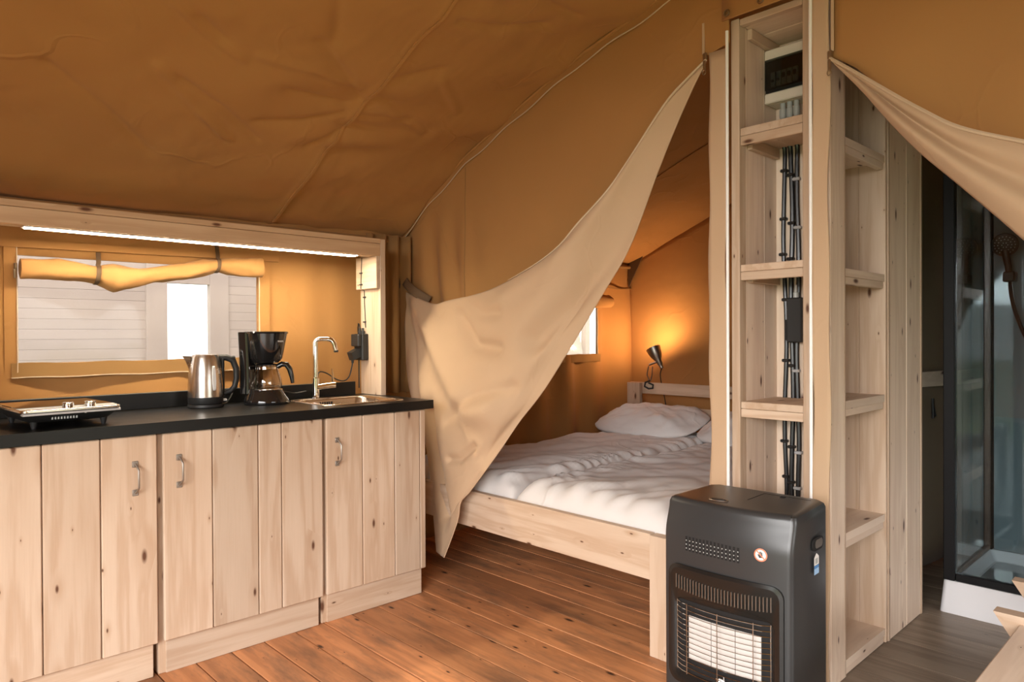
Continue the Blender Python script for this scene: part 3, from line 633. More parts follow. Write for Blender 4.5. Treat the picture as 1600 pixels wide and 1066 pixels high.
B().loft([[(.071*math.cos(a), .071*math.sin(a), z) if False else (px, py, pz) for px, py, pz in [((.0725-.0085*max(0, (zz-.06)/.15)**1.3)*math.cos(a+aa), (.0725-.0085*max(0, (zz-.06)/.15)**1.3)*math.sin(a+aa), zz) for aa, zz in [(.13*math.cos(t), .127+.052*max(-1, min(1, 1.25*math.sin(t)))) for t in [2*PI*k/20 for k in range(20)]]]] for a in (-PI/2+.40,)]*1+[[((.0755-.0085*max(0, (zz-.06)/.15)**1.3)*math.cos(-PI/2+.40+aa), (.0755-.0085*max(0, (zz-.06)/.15)**1.3)*math.sin(-PI/2+.40+aa), zz) for aa, zz in [(.11*math.cos(t), .127+.049*max(-1, min(1, 1.25*math.sin(t)))) for t in [2*PI*k/20 for k in range(20)]]]]).done('water_gauge', 'gauge', kt, smooth=True)
B().box((.060, -.012, .024), (.086, .012, .034), .003).done('switch', 'print', kt)
tube('kettle_cable', 'cable', [(1.235, 3.16, ZT+.006), (1.262, 3.185, ZT+.008), (1.285, 3.20, ZT+.03), (1.300, 3.21, ZT+.05)], .0035, None, 6)
tag(bpy.data.objects['kettle_cable'], 'thin black cable curving between the kettle and the coffee maker', 'cable')
# ------------------------------------------------------------------ coffee maker and its jug
cm = thing('coffee_maker', (1.392, 3.09, ZT), 'glossy black drip coffee maker standing between kettle and sink', 'coffee maker', local=True, rz=math.radians(38)); cm.scale = (.93, .93, 1)
def oval(hx, hyf, hyb, z, n=36, c=(0, 0)): return [(c[0]+hx*math.cos(t), c[1]+(hyb if math.sin(t) > 0 else hyf)*math.sin(t), z) for t in [2*PI*k/n for k in range(n)]]
B().loft([oval(.100, .120, .085, 0), oval(.104, .124, .088, .006), oval(.101, .121, .086, .022), oval(.082, .096, .080, .055), oval(.080, .092, .080, .066), oval(.072, .084, .072, .067)]).done('base', 'gloss', cm, smooth=True, angle=50)
lathe('hot_plate', 'steel', [(.062, .066), (.062, .0695), (.05, .071)], (0, -.018, 0), cm)
B().loft([[(x, y, z) for x, y in rrect(0, .062, hx, .026, .012)] for hx, z in ((.076, .05), (.074, .12), (.076, .20), (.088, .325))]).done('water_tower', 'gloss', cm, smooth=True, angle=50)
B().loft([oval(.060, .062, .07, .186, c=(0, -.01)), oval(.068, .074, .075, .196, c=(0, -.01)), oval(.074, .082, .082, .206, c=(0, -.01)), oval(.090, .100, .090, .29, c=(0, -.01)), oval(.096, .106, .092, .318, c=(0, -.01))]).done('filter_basket', 'gloss', cm, smooth=True, angle=40)
B().loft([oval(.100, .110, .097, .318, c=(0, -.01)), oval(.102, .112, .099, .322, c=(0, -.01)), oval(.099, .109, .096, .327, c=(0, -.01)), oval(.0, .0, .0, .329, c=(0, -.01))], cap=False).done('lid', 'gloss', cm, smooth=True, angle=40)
def text(name, s, size, m, parent, loc, rot, ext=.0006):
    cu = bpy.data.curves.new(name, 'FONT'); cu.body = s; cu.size = size; cu.extrude = ext; cu.align_x = 'CENTER'; cu.align_y = 'CENTER'
    t = bpy.data.objects.new(name+'_curve', cu); COL.objects.link(t); bpy.context.view_layer.update()
    me = bpy.data.meshes.new_from_object(t.evaluated_get(bpy.context.evaluated_depsgraph_get())); bpy.data.objects.remove(t)
    me.materials.clear(); me.materials.append(M[m]); o = bpy.data.objects.new(name, me); COL.objects.link(o); o.parent = parent; o.location = loc; o.rotation_euler = rot
    OFF[o.name] = Vector(loc); return o
# lettering on the front of the basket, towards the room
aa = math.radians(-112)
text('brand_lettering', 'PHILIPS', .0105, 'print', cm, (.0955*math.cos(aa), -.01+.1055*math.sin(aa), .283), (math.radians(84), 0, aa+PI/2))
cf = thing('coffee_jug', (1.401, 3.077, ZT+.0715), 'glass coffee jug with black handle standing in the coffee maker', 'jug', local=True, rz=math.radians(62))
lathe('jug_body', 'jug_glass', [(.055, .0), (.063, .004), (.067, .018), (.066, .035), (.058, .065), (.050, .088), (.047, .098), (.049, .104)], (0, 0, 0), cf, 32)
lathe('collar', 'chrome', [(.0485, .086), (.0520, .087), (.0510, .097), (.0485, .098)], (0, 0, 0), cf, 32)
lathe('jug_lid', 'gloss', [(.050, .103), (.051, .108), (.03, .113), (.0, .114)], (0, 0, 0), cf, 24)
tube('jug_handle', 'gloss', [(0, -.046, .096), (0, -.066, .108), (0, -.086, .106), (0, -.100, .085), (0, -.109, .050), (0, -.113, .020)], [.012, .013, .014, .013, .011, .008], cf, 10)
# ------------------------------------------------------------------ kitchen frame: post, cleat, beam with lamp strip
kf = thing('kitchen_pelmet', (2.03, 3.17, ZT), 'pale pine frame over the worktop with post and lit pelmet beam', 'timber frame')
box('post', 'pine', (2.006, 3.072, ZT+.0005), (2.037, 3.262, 1.722), kf); box('post', 'pine', (.26, 3.095, ZT+.0005), (.29, 3.232, 1.633), kf)
box('cleat_board', 'pine', (1.985, 3.076, 1.470), (2.0055, 3.272, 1.636), kf)
box('pelmet_board', 'bounce_tinted_pine', (.2, 3.07, 1.634), (2.0055, 3.092, 1.697), kf)
box('pelmet_cap', 'bounce_tinted_pine', (.2, 3.066, 1.698), (2.0055, 3.25, 1.722), kf)
box('pelmet_underside', 'pine', (.2, 3.093, 1.634), (1.984, 3.150, 1.652), kf)
led = thing('lamp_strip', (1.2, 3.12, 1.63)); led.parent = kf; led.location = Vector((1.2, 3.12, 1.63))-OFF[kf.name]; OFF[led.name] = Vector((1.2, 3.12, 1.63))
box('lamp_rail', 'white', (.49, 3.095, 1.6305), (1.90, 3.149, 1.6335), led, bev=.001)
B().loft([[(x, 3.097, 1.6303), (x, 3.147, 1.6303), (x, 3.143, 1.6285), (x, 3.101, 1.6285)] for x in (.50, 1.89)]).done('diffuser', 'led', led)
cb = B().tube([(2.0035 if z < 1.47 else 1.983, 3.215+.006*math.sin(z*14), z) for z in [1.635, 1.58, 1.53, 1.475, 1.465, 1.40, 1.33, 1.27]], .002, 5).done('lamp_cable', 'cable', kf, smooth=True)
for z in (1.555, 1.495, 1.43, 1.30):
    xx = 2.0035 if z < 1.47 else 1.983
    B().box((xx-.006, 3.205, z-.004), (xx+.002, 3.229, z+.004), .002).done('cable_clip', 'cable', cb)
# ------------------------------------------------------------------ double socket box on the post, plug and cable
so = thing('socket_box', (2.0, 3.25, 1.10), 'black surface socket box with cable glands on the pine post', 'socket')
box('housing', 'black', (1.968, 3.185, 1.100), (2.0055, 3.268, 1.238), so, bev=.004)
box('socket_cover', 'black', (1.945, 3.19, 1.172), (1.968, 3.262, 1.236), so, bev=.004)
for y in (3.212, 3.240):
    lathe('gland', 'black', [(.010, 1.238), (.010, 1.252), (.007, 1.254), (.006, 1.268)], (1.988, y, 0), so, 10)
tube('supply_cable', 'cable', [(1.988, 3.240, 1.262), (1.988, 3.246, 1.285), (1.990, 3.258, 1.292), (1.995, 3.272, 1.27), (2.002, 3.276, 1.2), (2.003, 3.276, .95)], .0035, so, 6)
pg = thing('plug', (1.96, 3.23, 1.13), 'black plug pushed into the socket box with a cable hanging down', 'plug')
B().loft([[(1.968, 3.20, 1.165), (1.968, 3.25, 1.165), (1.968, 3.25, 1.118), (1.968, 3.20, 1.118)], [(1.915, 3.205, 1.140), (1.915, 3.25, 1.140), (1.930, 3.25, 1.100), (1.930, 3.205, 1.100)]]).done('plug_body', 'black', pg)
lathe('strain_relief', 'black', [(.006, 1.085), (.008, 1.103)], (1.935, 3.228, 0), pg, 8)
tube('plug_cable', 'cable', spline([(1.935, 3.228, 1.088), (1.93, 3.229, 1.06), (1.915, 3.230, 1.015), (1.885, 3.230, .995), (1.84, 3.228, 1.005), (1.79, 3.224, 1.035), (1.755, 3.222, 1.047), (1.735, 3.220, 1.04), (1.73, 3.218, 1.0), (1.725, 3.215, .95), (1.70, 3.20, .930)], 40), .0035, pg, 6)
tube('appliance_cable', 'cable', spline([(1.50, 3.19, ZT+.035), (1.55, 3.205, ZT+.04), (1.60, 3.21, ZT+.03), (1.66, 3.205, ZT+.035)], 14), .003, None, 6)
tag(bpy.data.objects['appliance_cable'], 'thin black cable running from the coffee maker towards the tap', 'cable')
# ------------------------------------------------------------------ rolled-up window covers
def roll(name, x0, x1, y, zfn, rfn, m, parent, n=60):
    rings = []
    for k in range(n+1):
        x = lerp(x0, x1, k/n); z = zfn(x); r = rfn(x); ring = []
        for q in range(20):
            a = 2*PI*q/20; rr = r*(1+.16*fbm(x*6, math.cos(a), math.sin(a), 1.4)+.10*math.sin(2*a+x*21)*gauss(x-1.0, .25)+.05*math.sin(3*a+x*14))
            ring.append((x, y+rr*math.cos(a), z+rr*math.sin(a)))
        rings.append(ring)
    return B().loft(rings).done(name, m, parent, smooth=True, angle=60)
rl = thing('rolled_window_cover', (1.02, 3.38, 1.5), 'rolled-up tan canvas cover tied along the top of the kitchen window', 'window cover')
zf = lambda x: interp([(.5, 1.502), (.66, 1.502), (.78, 1.492), (.86, 1.482), (.96, 1.490), (1.15, 1.525), (1.30, 1.562), (1.42, 1.562), (1.53, 1.568)], x)
rfn = lambda x: interp([(.5, .037), (.68, .044), (.80, .040), (.86, .050), (.90, .043), (1.12, .036), (1.24, .042), (1.305, .031), (1.36, .042), (1.53, .047)], x)+.006*math.sin(x*23)*gauss(x-.9, .2)
roll('cover_roll', .525, 1.515, 3.385, zf, rfn, 'canvas', rl, 80)
lathe('roll_end', 'canvas_dark', [(.031, .5235), (.034, .5265)], (0, 3.385, 1.502), rl, 20, 'x')
for x in (.80, 1.305):
    z = zf(x); r = rfn(x)+.004
    pts = [(x-.012*k/6, 3.385+r*math.cos(a), z+r*math.sin(a)) for k, a in enumerate([PI*.5+PI*j/6 for j in range(7)])]
    B().loft([[(p[0]-.009, p[1], p[2]), (p[0]+.009, p[1], p[2]), (p[0]+.009, p[1]-.003, p[2]+.001), (p[0]-.009, p[1]-.003, p[2]+.001)] for p in [(x+.012, 3.43, z+.10), (x+.006, 3.40, z+r+.012)]+pts]).done('strap', 'webbing', rl, smooth=True)
r2 = thing('rolled_window_cover', (3.9, 3.38, 1.5), 'rolled-up window cover above the small bedroom window', 'window cover')
roll('cover_roll', 3.58, 4.255, 3.38, lambda x: 1.482, lambda x: .05, 'canvas', r2, 30)
B().loft([[(x, 3.38+.056*math.cos(a), 1.482+.056*math.sin(a)) for a in [PI*.45+PI*k/8 for k in range(9)]] for x in (4.03, 4.07)], cap=False, closed=False).done('strap', 'canvas_dark', r2, smooth=True, thick=.003)
# ------------------------------------------------------------------ bed
BX0, BX1, BY0, BY1 = 2.225, 4.40, 1.46, 3.275
bd = thing('bed', (3.3, 2.37, 0), 'low double bed frame of pale pine planks with open headboard', 'bed')
box('footboard', 'pine', (BX0, BY0+.115, .290), (BX0+.032, BY1-.02, .466), bd)
for y0 in (BY0, BY1-.115):
    box('leg', 'pine', (BX0-.004, y0, .001), (BX0+.05, y0+.115, .462), bd)
    box('leg', 'pine', (BX1-.06, y0, .001), (BX1-.022, y0+.115, .868 if y0 > 2 else .868), bd)
for y0 in (BY0+.02, BY1-.052): box('side_rail', 'pine', (BX0+.052, y0, .300), (BX1-.062, y0+.032, .44), bd)
box('head_rail', 'pine', (BX1-.020, BY0, .786), (BX1, BY1, .870), bd); box('head_rail', 'pine', (BX1-.020, BY0, .560), (BX1, BY1, .702), bd)
for k in range(14): box('slat', 'pine', (2.36+k*.14, BY0+.056, .300), (2.43+k*.14, BY1-.056, .318), bd)
def mattress(y0, y1, seed, label, split_side):
    x0, x1, z0, z1 = BX0+.036, BX1-.066, .322, .555
    def top(u, v):
        # u along x, v along y; a superellipse section so the edges are soft
        x = lerp(x0, x1, u); y = lerp(y0, y1, v)
        ex = min(x-x0, x1-x)/.11; ey = min(y-y0, y1-y)/.10
        f = (1-max(0, 1-ex)**2.6)*(1-max(0, 1-ey)**2.6)
        ds = (y-y1 if split_side > 0 else y-y0); ds = abs(ds)
        z = z1-.03+.03*f*1.0
        ww = .012*math.sin(x*62+9*fbm(x*2, y*2, seed, 1)+y*18)*gauss(ds, .16)+.016*fbm(x*1.6, y*2.4, seed, 2.2, 3)
        ww += .010*math.sin((y*1.0+x*.35)*52+6*fbm(x, y, seed, 1.5))*gauss(x-x0, .35)
        ww += .009*math.sin((x*.5+y)*30+5*fbm(x, y, seed+3, 1.3))*(.4+.6*gauss(y-3.2, .4))
        return x, y, z+ww*min(1, f*1.2+.1), f
    nu, nv = 110, 50
    rows = []
    b = B()
    def edge_round(x, y, z, f):
        return (x, y, lerp(.44, z, f**.5))
    vs = [[b.bm.verts.new(edge_round(*top(i/nu, j/nv))) for j in range(nv+1)] for i in range(nu+1)]
    for i in range(nu):
        for j in range(nv): b.bm.faces.new((vs[i][j], vs[i+1][j], vs[i+1][j+1], vs[i][j+1]))
    loop = [vs[i][0] for i in range(nu+1)]+[vs[nu][j] for j in range(1, nv+1)]+[vs[i][nv] for i in range(nu-1, -1, -1)]+[vs[0][j] for j in range(nv-1, 0, -1)]
    low = [b.bm.verts.new((v.co.x, v.co.y, z0)) for v in loop]; n = len(loop)
    for k in range(n): b.bm.faces.new((loop[k], low[k], low[(k+1) % n], loop[(k+1) % n]))
    b.bm.faces.new(low)
    o = b.done('mattress', 'sheet', smooth=True, angle=75); tag(o, label, 'mattress', 'mattresses on the bed'); return o
mattress(2.372, BY1-.056, 1.0, 'mattress in a creased white sheet on the far side of the bed', -1)
mattress(BY0+.056, 2.368, 5.0, 'mattress in a smooth white sheet on the near side of the bed', 1)
def pillow(c, sx, sy, sz, rot, seed, label):
    n1, n2 = 90, 46; rings = []
    def pt(u, v):
        a = 2*PI*u; e = PI*(v-.5)
        sg = lambda t, p: math.copysign(abs(t)**p, t)
        cx_, cy_ = sg(math.cos(a), .62), sg(math.sin(a), .62); cc = sg(math.cos(e), .8)
        x, y, z = sx*cx_*cc, sy*cy_*cc, sz*math.sin(e)
        edge = max(abs(x/sx), abs(y/sy)); z *= (1-.55*edge**3)
        z += (.022*fbm(x*5, y*5, seed, 1.2)+.006*math.sin(x*40+y*25+6*fbm(x*3, y*3, seed, 1.5))*edge)*max(0, math.sin(e)+.3)
        p = Vector((x, y, z)); p.rotate(Matrix.Rotation(rot[1], 3, 'Y')); p.rotate(Matrix.Rotation(rot[2], 3, 'Z'))
        return p+Vector(c)
    b = B(); b.grid(lambda u, v: pt(u, v), n1, n2)
    o = b.done('pillow', 'sheet', smooth=True, angle=80, weld=True); return tag(o, label, 'pillow', 'pillows on the bed')
pillow((4.09, 2.885, .625), .24, .41, .10, (0, math.radians(-16), 0), 2, 'plump white pillow lying below the clip lamp')
pillow((4.09, 2.06, .625), .24, .40, .10, (0, math.radians(-16), 0), 7, 'white pillow mostly hidden behind the wooden shelf column')
# ------------------------------------------------------------------ clip-on bedside lamp
lm = thing('clip_lamp', (4.385, 3.07, .87), 'small brushed-metal clip-on reading lamp on the headboard, shining up', 'lamp')
Pv = Vector((4.375, 3.012, 1.035)); ax_ = Vector((-.02, .40, .80)).normalized()     # points up at the canvas
def along(c, ax, prof, n=24):
    q = ax.to_track_quat('Z', 'Y'); return [[Vector(c)+q @ Vector((r*math.cos(2*PI*k/n), r*math.sin(2*PI*k/n), h)) for k in range(n)] for r, h in prof]
B().loft(along(Pv, ax_, [(.013, -.060), (.014, -.035), (.019, -.03), (.021, .0), (.032, .02), (.045, .05), (.052, .085), (.055, .105), (.053, .105), (.048, .08), (.034, .035), (.012, .03)]), cap=True).done('shade', 'nickel', lm, smooth=True, angle=50)
B().loft(along(Pv+ax_*.07, ax_, [(.0005, -.024), (.014, -.018), (.022, 0), (.016, .016), (.0005, .023)], 16)).done('bulb', 'bulb', lm, smooth=True, angle=80)
tube('lamp_joint', 'nickel', [Pv-ax_*.01+Vector((-.02, .01, 0)), (4.36, 3.085, 1.005)], .008, lm, 8)
tube('arm', 'nickel', [(4.372, 3.10, .99), (4.372, 3.115, .93), (4.378, 3.10, .885)], .0045, lm, 6); tube('arm', 'nickel', [(4.372, 3.065, .99), (4.372, 3.07, .93), (4.378, 3.085, .885)], .0045, lm, 6)
tube('clamp', 'black', [(4.375, 3.09, .885), (4.372, 3.13, .87), (4.370, 3.135, .84), (4.372, 3.10, .825), (4.374, 3.065, .83), (4.372, 3.06, .855), (4.372, 3.10, .868)], .007, lm, 8)
tube('lamp_cable', 'cable', spline([Pv-ax_*.058, (4.385, 3.005, .94), (4.405, 3.012, .88), (4.41, 2.99, .78), (4.412, 2.975, .70)], 20), .004, lm, 6)
pl = bpy.data.lights.new('lamp_light', 'POINT'); pl.energy = 14; pl.color = (1, .62, .32); pl.shadow_soft_size = .035
po = bpy.data.objects.new('lamp_light', pl); COL.objects.link(po); po.parent = lm; po.location = Pv+ax_*.100-OFF[lm.name]
# ------------------------------------------------------------------ wooden shelf column
co = thing('shelf_column', (2.9, 1.2, 0), 'tall pine plank column with open shelves on two sides beside the heater', 'shelf unit')
CX0 = 2.43
box('jamb', 'pine', (CX0, 1.313, .001), (CX0+.05, 1.346, 2.40), co); box('jamb', 'pine', (CX0, 1.049, .001), (CX0+.05, 1.075, 2.40), co)
# left inner side, planks
for a, b_ in ((CX0+.051, 2.625), (2.626, 2.742)): box('side_plank', 'rough_pine', (a, 1.314, .001), (b_, 1.332, 2.40), co)
for a, b_ in ((1.0755, 1.20), (1.201, 1.3135)): box('back_plank', 'rough_pine', (2.725, a, .001), (2.742, b_, 2.40), co)
box('side_plank', 'rough_pine', (CX0+.051, 1.055, .001), (2.742, 1.074, 2.40), co)
for zt_, th in ((1.991, .064), (1.483, .058), (.973, .058)):
    s = box('shelf', 'pine', (CX0+.004, 1.0765, zt_-th*.45), (2.7235, 1.3115, zt_), co)
    box('shelf_lip', 'pine', (CX0+.004, 1.0765, zt_-th), (CX0+.026, 1.3115, zt_-th*.45-.001), s)
    box('shelf_batten', 'pine', (CX0+.06, 1.293, zt_-th-.006), (2.715, 1.3125, zt_-th*.45-.001), s)
box('top_rail', 'pine', (CX0+.002, 1.0765, 2.372), (CX0+.03, 1.3115, 2.396), co); box('top_board', 'rough_pine', (CX0+.031, 1.0765, 2.375), (2.58, 1.3115, 2.395), co); box('top_board', 'rough_pine', (2.582, 1.0765, 2.375), (2.7235, 1.3115, 2.395), co)
box('shelf_batten', 'pine', (CX0+.06, 1.293, 2.335), (2.715, 1.3125, 2.374), co)
# side towards the doorway
box('corner_post', 'rough_pine', (2.455, .990, .001), (2.572, 1.046, 2.5), co); box('corner_bead', 'pine', (2.573, .990, .001), (2.585, 1.010, 2.5), co)
for a, b_ in ((.991, 1.092), (1.0925, 1.20), (1.2005, 1.34)): box('inner_plank', 'pine', (2.985, a, .001), (3.003, b_, 2.5), co)
for k, (a, b_) in enumerate(((2.744, 2.86), (2.861, 2.984))): box('inner_back_plank', 'pine', (a, 1.322, .001), (b_, 1.34, 2.5), co)
box('edge_bead', 'pine', (3.004, .986, .001), (3.020, .999, 2.5), co)
for a, b_ in ((3.021, 3.217), (3.219, 3.398)): box('outer_plank', 'rough_pine', (a, .988, .001), (b_, 1.006, 2.5), co, bev=.004)
box('edge_bead', 'pine', (3.400, .986, .001), (3.418, 1.006, 2.5), co)
box('end_panel', 'rough_pine', (3.400, 1.007, .001), (3.418, 1.23, 2.5), co); box('rear_panel', 'rough_pine', (2.744, 1.3405, .001), (3.418, 1.352, 2.5), co)
for zt_ in (1.925, 1.457, .983, .511, .057):
    s = box('shelf', 'pine', (2.586, .994, zt_-.030), (2.9835, 1.0535, zt_), co) if False else None
    b = B(); b.prism([(2.586, .994, zt_-.028), (2.9835, .994, zt_-.028), (2.9835, 1.32, zt_-.028), (2.7445, 1.32, zt_-.028), (2.7445, 1.054, zt_-.028), (2.586, 1.054, zt_-.028)], (0, 0, zt_-.028), (0, 0, zt_))
    s = b.done('shelf', 'rough_pine_x', co)
    box('shelf_lip', 'rough_pine', (2.586, .996, zt_-.055), (2.972, 1.02, zt_-.0285), s)
# fuse box
fb = thing('fuse_box', (2.69, 1.2, 2.12), 'cream fuse box with smoked window in the top compartment of the column', 'fuse box')
fy0, fy1 = 1.085, 1.3115
box('housing', 'cream', (2.645, fy0, 2.122), (2.7235, fy1, 2.330), fb, bev=.004)
box('top_cover', 'cream', (2.625, fy0, 2.288), (2.6445, fy1, 2.330), fb, bev=.004); box('bottom_cover', 'cream', (2.625, fy0, 2.122), (2.6445, fy1, 2.162), fb, bev=.004)
box('window_frame', 'black', (2.632, fy0, 2.164), (2.6445, fy1, 2.286), fb, bev=.003)
for k in range(5):
    y = 1.275-k*.022
    s = box('breaker', 'grey', (2.620, y-.0095, 2.182), (2.6315, y+.0095, 2.238), fb); box('toggle', 'ink', (2.612, y-.006, 2.206 if k > 1 else 2.198), (2.6195, y+.006, 2.224 if k > 1 else 2.207), s)
B().box((2.603, fy0, 2.166), (2.607, fy1-.012, 2.284), .002).done('window', 'smoke', fb)
for y in (1.257, 1.230, 1.203): lathe('gland', 'grey', [(.009, 2.060), (.012, 2.068), (.013, 2.072), (.013, 2.098), (.010, 2.100), (.010, 2.122)], (2.668, y, 0), fb, 12)
# cables down the back of the niche
paths = [(1.229, 1.185), (1.196, 1.175), (1.168, 1.165)]
for k, (y0, y1) in enumerate(paths):
    pts = [(2.712, 1.235-.032*k, 2.02)] if False else []
    zs_ = [2.015, 1.955, 1.90, 1.75, 1.6, 1.45, 1.3, 1.15, .95, .8, .6, .3, .05]
    yb = [1.276, 1.246, 1.219][k]
    for q, z in enumerate(zs_):
        y = yb+[(-.0), (-.018), (-.022)][0]*0 + .0045*math.sin(z*9+k*2)+[-.006, -.003, .002][k]*sstep(1.9, 1.2, z)
        pts.append((2.7135 if z < 1.95 else lerp(2.7135, 2.685, sstep(1.95, 2.015, z)), y, z))
    for z0_, z1_ in ():
        pass
    c = tube('power_cable', 'cable', spline(pts, 60), .0095 if k else .0085, None, 8)
    tag(c, ['black power cable nearest the left side of the column niche', 'middle black power cable of the three in the column niche', 'black power cable furthest right in the column niche'][k], 'cable', 'cables in the column')
    for z in (1.87, 1.68, 1.54, 1.36, 1.12, .80, .66):
        zz = z-.02*k
        yy = min(pts, key=lambda p: abs(p[2]-zz))[1]
        B().box((2.7005, yy-.013, zz-.006), (2.7235, yy+.015, zz+.006), .003).done('cable_clip', 'cable' if k < 2 else 'clip', c)
jb = thing('junction_box', (2.69, 1.215, 1.2), 'flat black adaptor box hanging among the cables in the column', 'adaptor')
B().box((2.668, 1.186, 1.192), (2.699, 1.246, 1.365), .004).done('housing', 'black', jb); lathe('gland', 'grey', [(.010, 1.365), (.010, 1.385), (.006, 1.387), (.005, 1.415)], (2.684, 1.215, 0), jb, 10)
B().box((2.672, 1.2465, 1.20), (2.695, 1.254, 1.28), .003).done('side_catch', 'black', jb)
# ------------------------------------------------------------------ gas heater
ht = thing('gas_heater', (2.045, 1.082, 0), 'charcoal portable gas heater with ceramic burner panels behind a wire guard', 'heater', local=True, rz=math.radians(2.5))
# local frame: -x is the front, y is the width
HW, HZ = .205, .712
def hfront(y, z):
    """front surface, bowed; leans back in a brow near the top"""
    bow = .020*(1-(y/HW)**2)
    brow = -.026*sstep(.60, .70, z)*(1-.35*(1-(y/HW)**2)) if z > .60 else 0
    return -.150-bow-brow*1
ys_ = [lerp(-HW+.018, HW-.018, k/12) for k in range(13)]
def hring(z, inset=0, brow=True):
    pts = []
    bk = .145-inset
    fr = [(hfront(y, z)+inset, y) for y in ys_]
    r = []
    # front from +y to -y, then round corner, right side, back, left side
    for x_, y_ in reversed(fr): r.append((x_, y_, z))
    xe = fr[0][0]
    for a in (25, 50, 75): r.append((xe+.018-.018*math.cos(math.radians(a)), -HW+.018-.018*math.sin(math.radians(a))+inset, z))
    r.append((bk-.02, -HW+inset+.012, z)); r.append((bk, -HW+inset+.03, z)); r.append((bk, HW-inset-.03, z)); r.append((bk-.02, HW-inset-.012, z))
    for a in (75, 50, 25): r.append((xe+.018-.018*math.cos(math.radians(a)), HW-.018+.018*math.sin(math.radians(a))-inset, z))
    return r
OPA = (-.165, .165, .215, .515)      # y0,y1,z0,z1 of the burner opening
b = B(); b.loft([hring(z) for z in (.035, .10, .2, .3, .4, .5, .56, .60, .62, .64, .66, .68, .695)]+[hring(.706, .004), hring(.711, .012), hring(HZ, .022)])
hbody = b.done('casing', 'heater', ht, smooth=True, angle=38)
# recess for the burner: boolean-free, a black surround sits proud with its cavity
def front_plate(y0, y1, z0, z1, r, d, hole=None):
    pass
def on_front(y, z, out): return (hfront(y, z)-out, y, z)
def frame_ring(outer, inner, out0, out1, name, m, parent):
    """closed band between two outlines on the bowed front"""
    n = len(outer); b = B()
    b.loft([[on_front(y, z, out0) for y, z in outer], [on_front(y, z, out1) for y, z in outer], [on_front(y, z, out1) for y, z in inner], [on_front(y, z, out0-.03) for y, z in inner]], cap=False)
    return b.done(name, m, parent, smooth=True, angle=35)
def cyz(cy, cz, hy_, hz_, r, n=5):
    pts = rrect(cy, cz, hy_, hz_, r, n); out = []
    for k in range(len(pts)):
        a, c = pts[k], pts[(k+1) % len(pts)]; q = 10 if (k+1) % (n+1) == 0 else 1
        out += [(lerp(a[0], c[0], t/q), lerp(a[1], c[1], t/q)) for t in range(q)]
    return out
outer = cyz(0, .333, .182, .182, .035)
mid = cyz(0, .333, .172, .172, .030)
op = cyz(0, .298, .158, .118, .022)
bev = B(); bev.loft([[on_front(y, z, 0) for y, z in outer], [on_front(y, z, .008) for y, z in outer], [on_front(y, z, .010) for y, z in mid]], cap=False); bz = bev.done('burner_bezel', 'heater_dark', ht, smooth=True, angle=35)
# face with burner opening
f2 = B(); f2.loft([[on_front(y, z, .010) for y, z in mid], [on_front(y, z, .006) for y, z in op], [on_front(y, z, .001) for y, z in cyz(0, .298, .150, .110, .016)]], cap=False); f2.done('bezel_face', 'heater_dark', bz, smooth=True, angle=35)
# louvre slots above the burner
for k in range(30):
    y = lerp(-.150, .150, k/29); zc = .462-.010*(1-(y/.15)**2)
    B().box((hfront(y, zc)-.0125, y-.0013, zc-.020), (hfront(y, zc)-.0060, y+.0013, zc+.022), .0006).done('louvre_fin', 'nickel', bz)
# cavity plate, ceramic plates, reflector
B().grid(lambda u, v: on_front(lerp(-.150, .150, u), lerp(.188, .408, v), .0016), 12, 4).done('cavity', 'void', bz, smooth=True)
for k, (ya, yb2) in enumerate(((.032, .108), (-.044, .030), (-.120, -.046))):
    B().loft([[on_front(ya, .235, o), on_front(yb2, .235, o), on_front(yb2, .365, o), on_front(ya, .365, o)] for o in (.0018, .0045)]).done('ceramic_plate', 'ceramic', bz)
# wire guard
wg = thing('wire_guard', (-.18, 0, .3), local=True); wg.parent = ht; wg.location = (0, 0, 0); wg['label'] = 'chrome wire guard'
for k in range(14):
    z = lerp(.196, .402, k/13)
    tube('guard_wire', 'chrome', [(hfront(y, z)-(.014 if abs(y) < .14 else .006)-.012*(1-(y/.15)**2), y, z) for y in [lerp(-.150, .150, q/12) for q in range(13)]], .0011, wg, 5)
for y in (-.148, -.105, .0, .105, .148):
    tube('guard_upright', 'chrome', [(hfront(y, z)-(.0155 if abs(y) < .14 else .007)-.012*(1-(y/.15)**2), y, z) for z in (.192, .30, .406)], .0013, wg, 5)
tube('pilot_burner', 'chrome', [on_front(.012, .205, .008), on_front(.0, .205, .010), on_front(-.015, .205, .008)], [.004, .008, .004], bz, 8)
tube('pilot_burner', 'chrome', [on_front(-.012, .203, .008), on_front(-.012, .220, .009)], .003, bz, 6)
# upper vent slots
for k in range(15):
    y = lerp(.118, -.052, k/14)
    o = B(); o.loft([[on_front(y-.0033, .560, e), on_front(y+.0033, .560, e), on_front(y+.0033, .606-.001*abs(k-7)*.3, e), on_front(y-.0033, .606-.001*abs(k-7)*.3, e)] for e in (-.002, .0009)]); s = o.done('vent_slot', 'void', ht)
    for z in (.568, .580, .592): B().box((hfront(y, z)-.0016, y-.0014, z-.0016), (hfront(y, z)-.0006, y+.0014, z+.0016), 0).done('vent_mesh', 'grey', s)
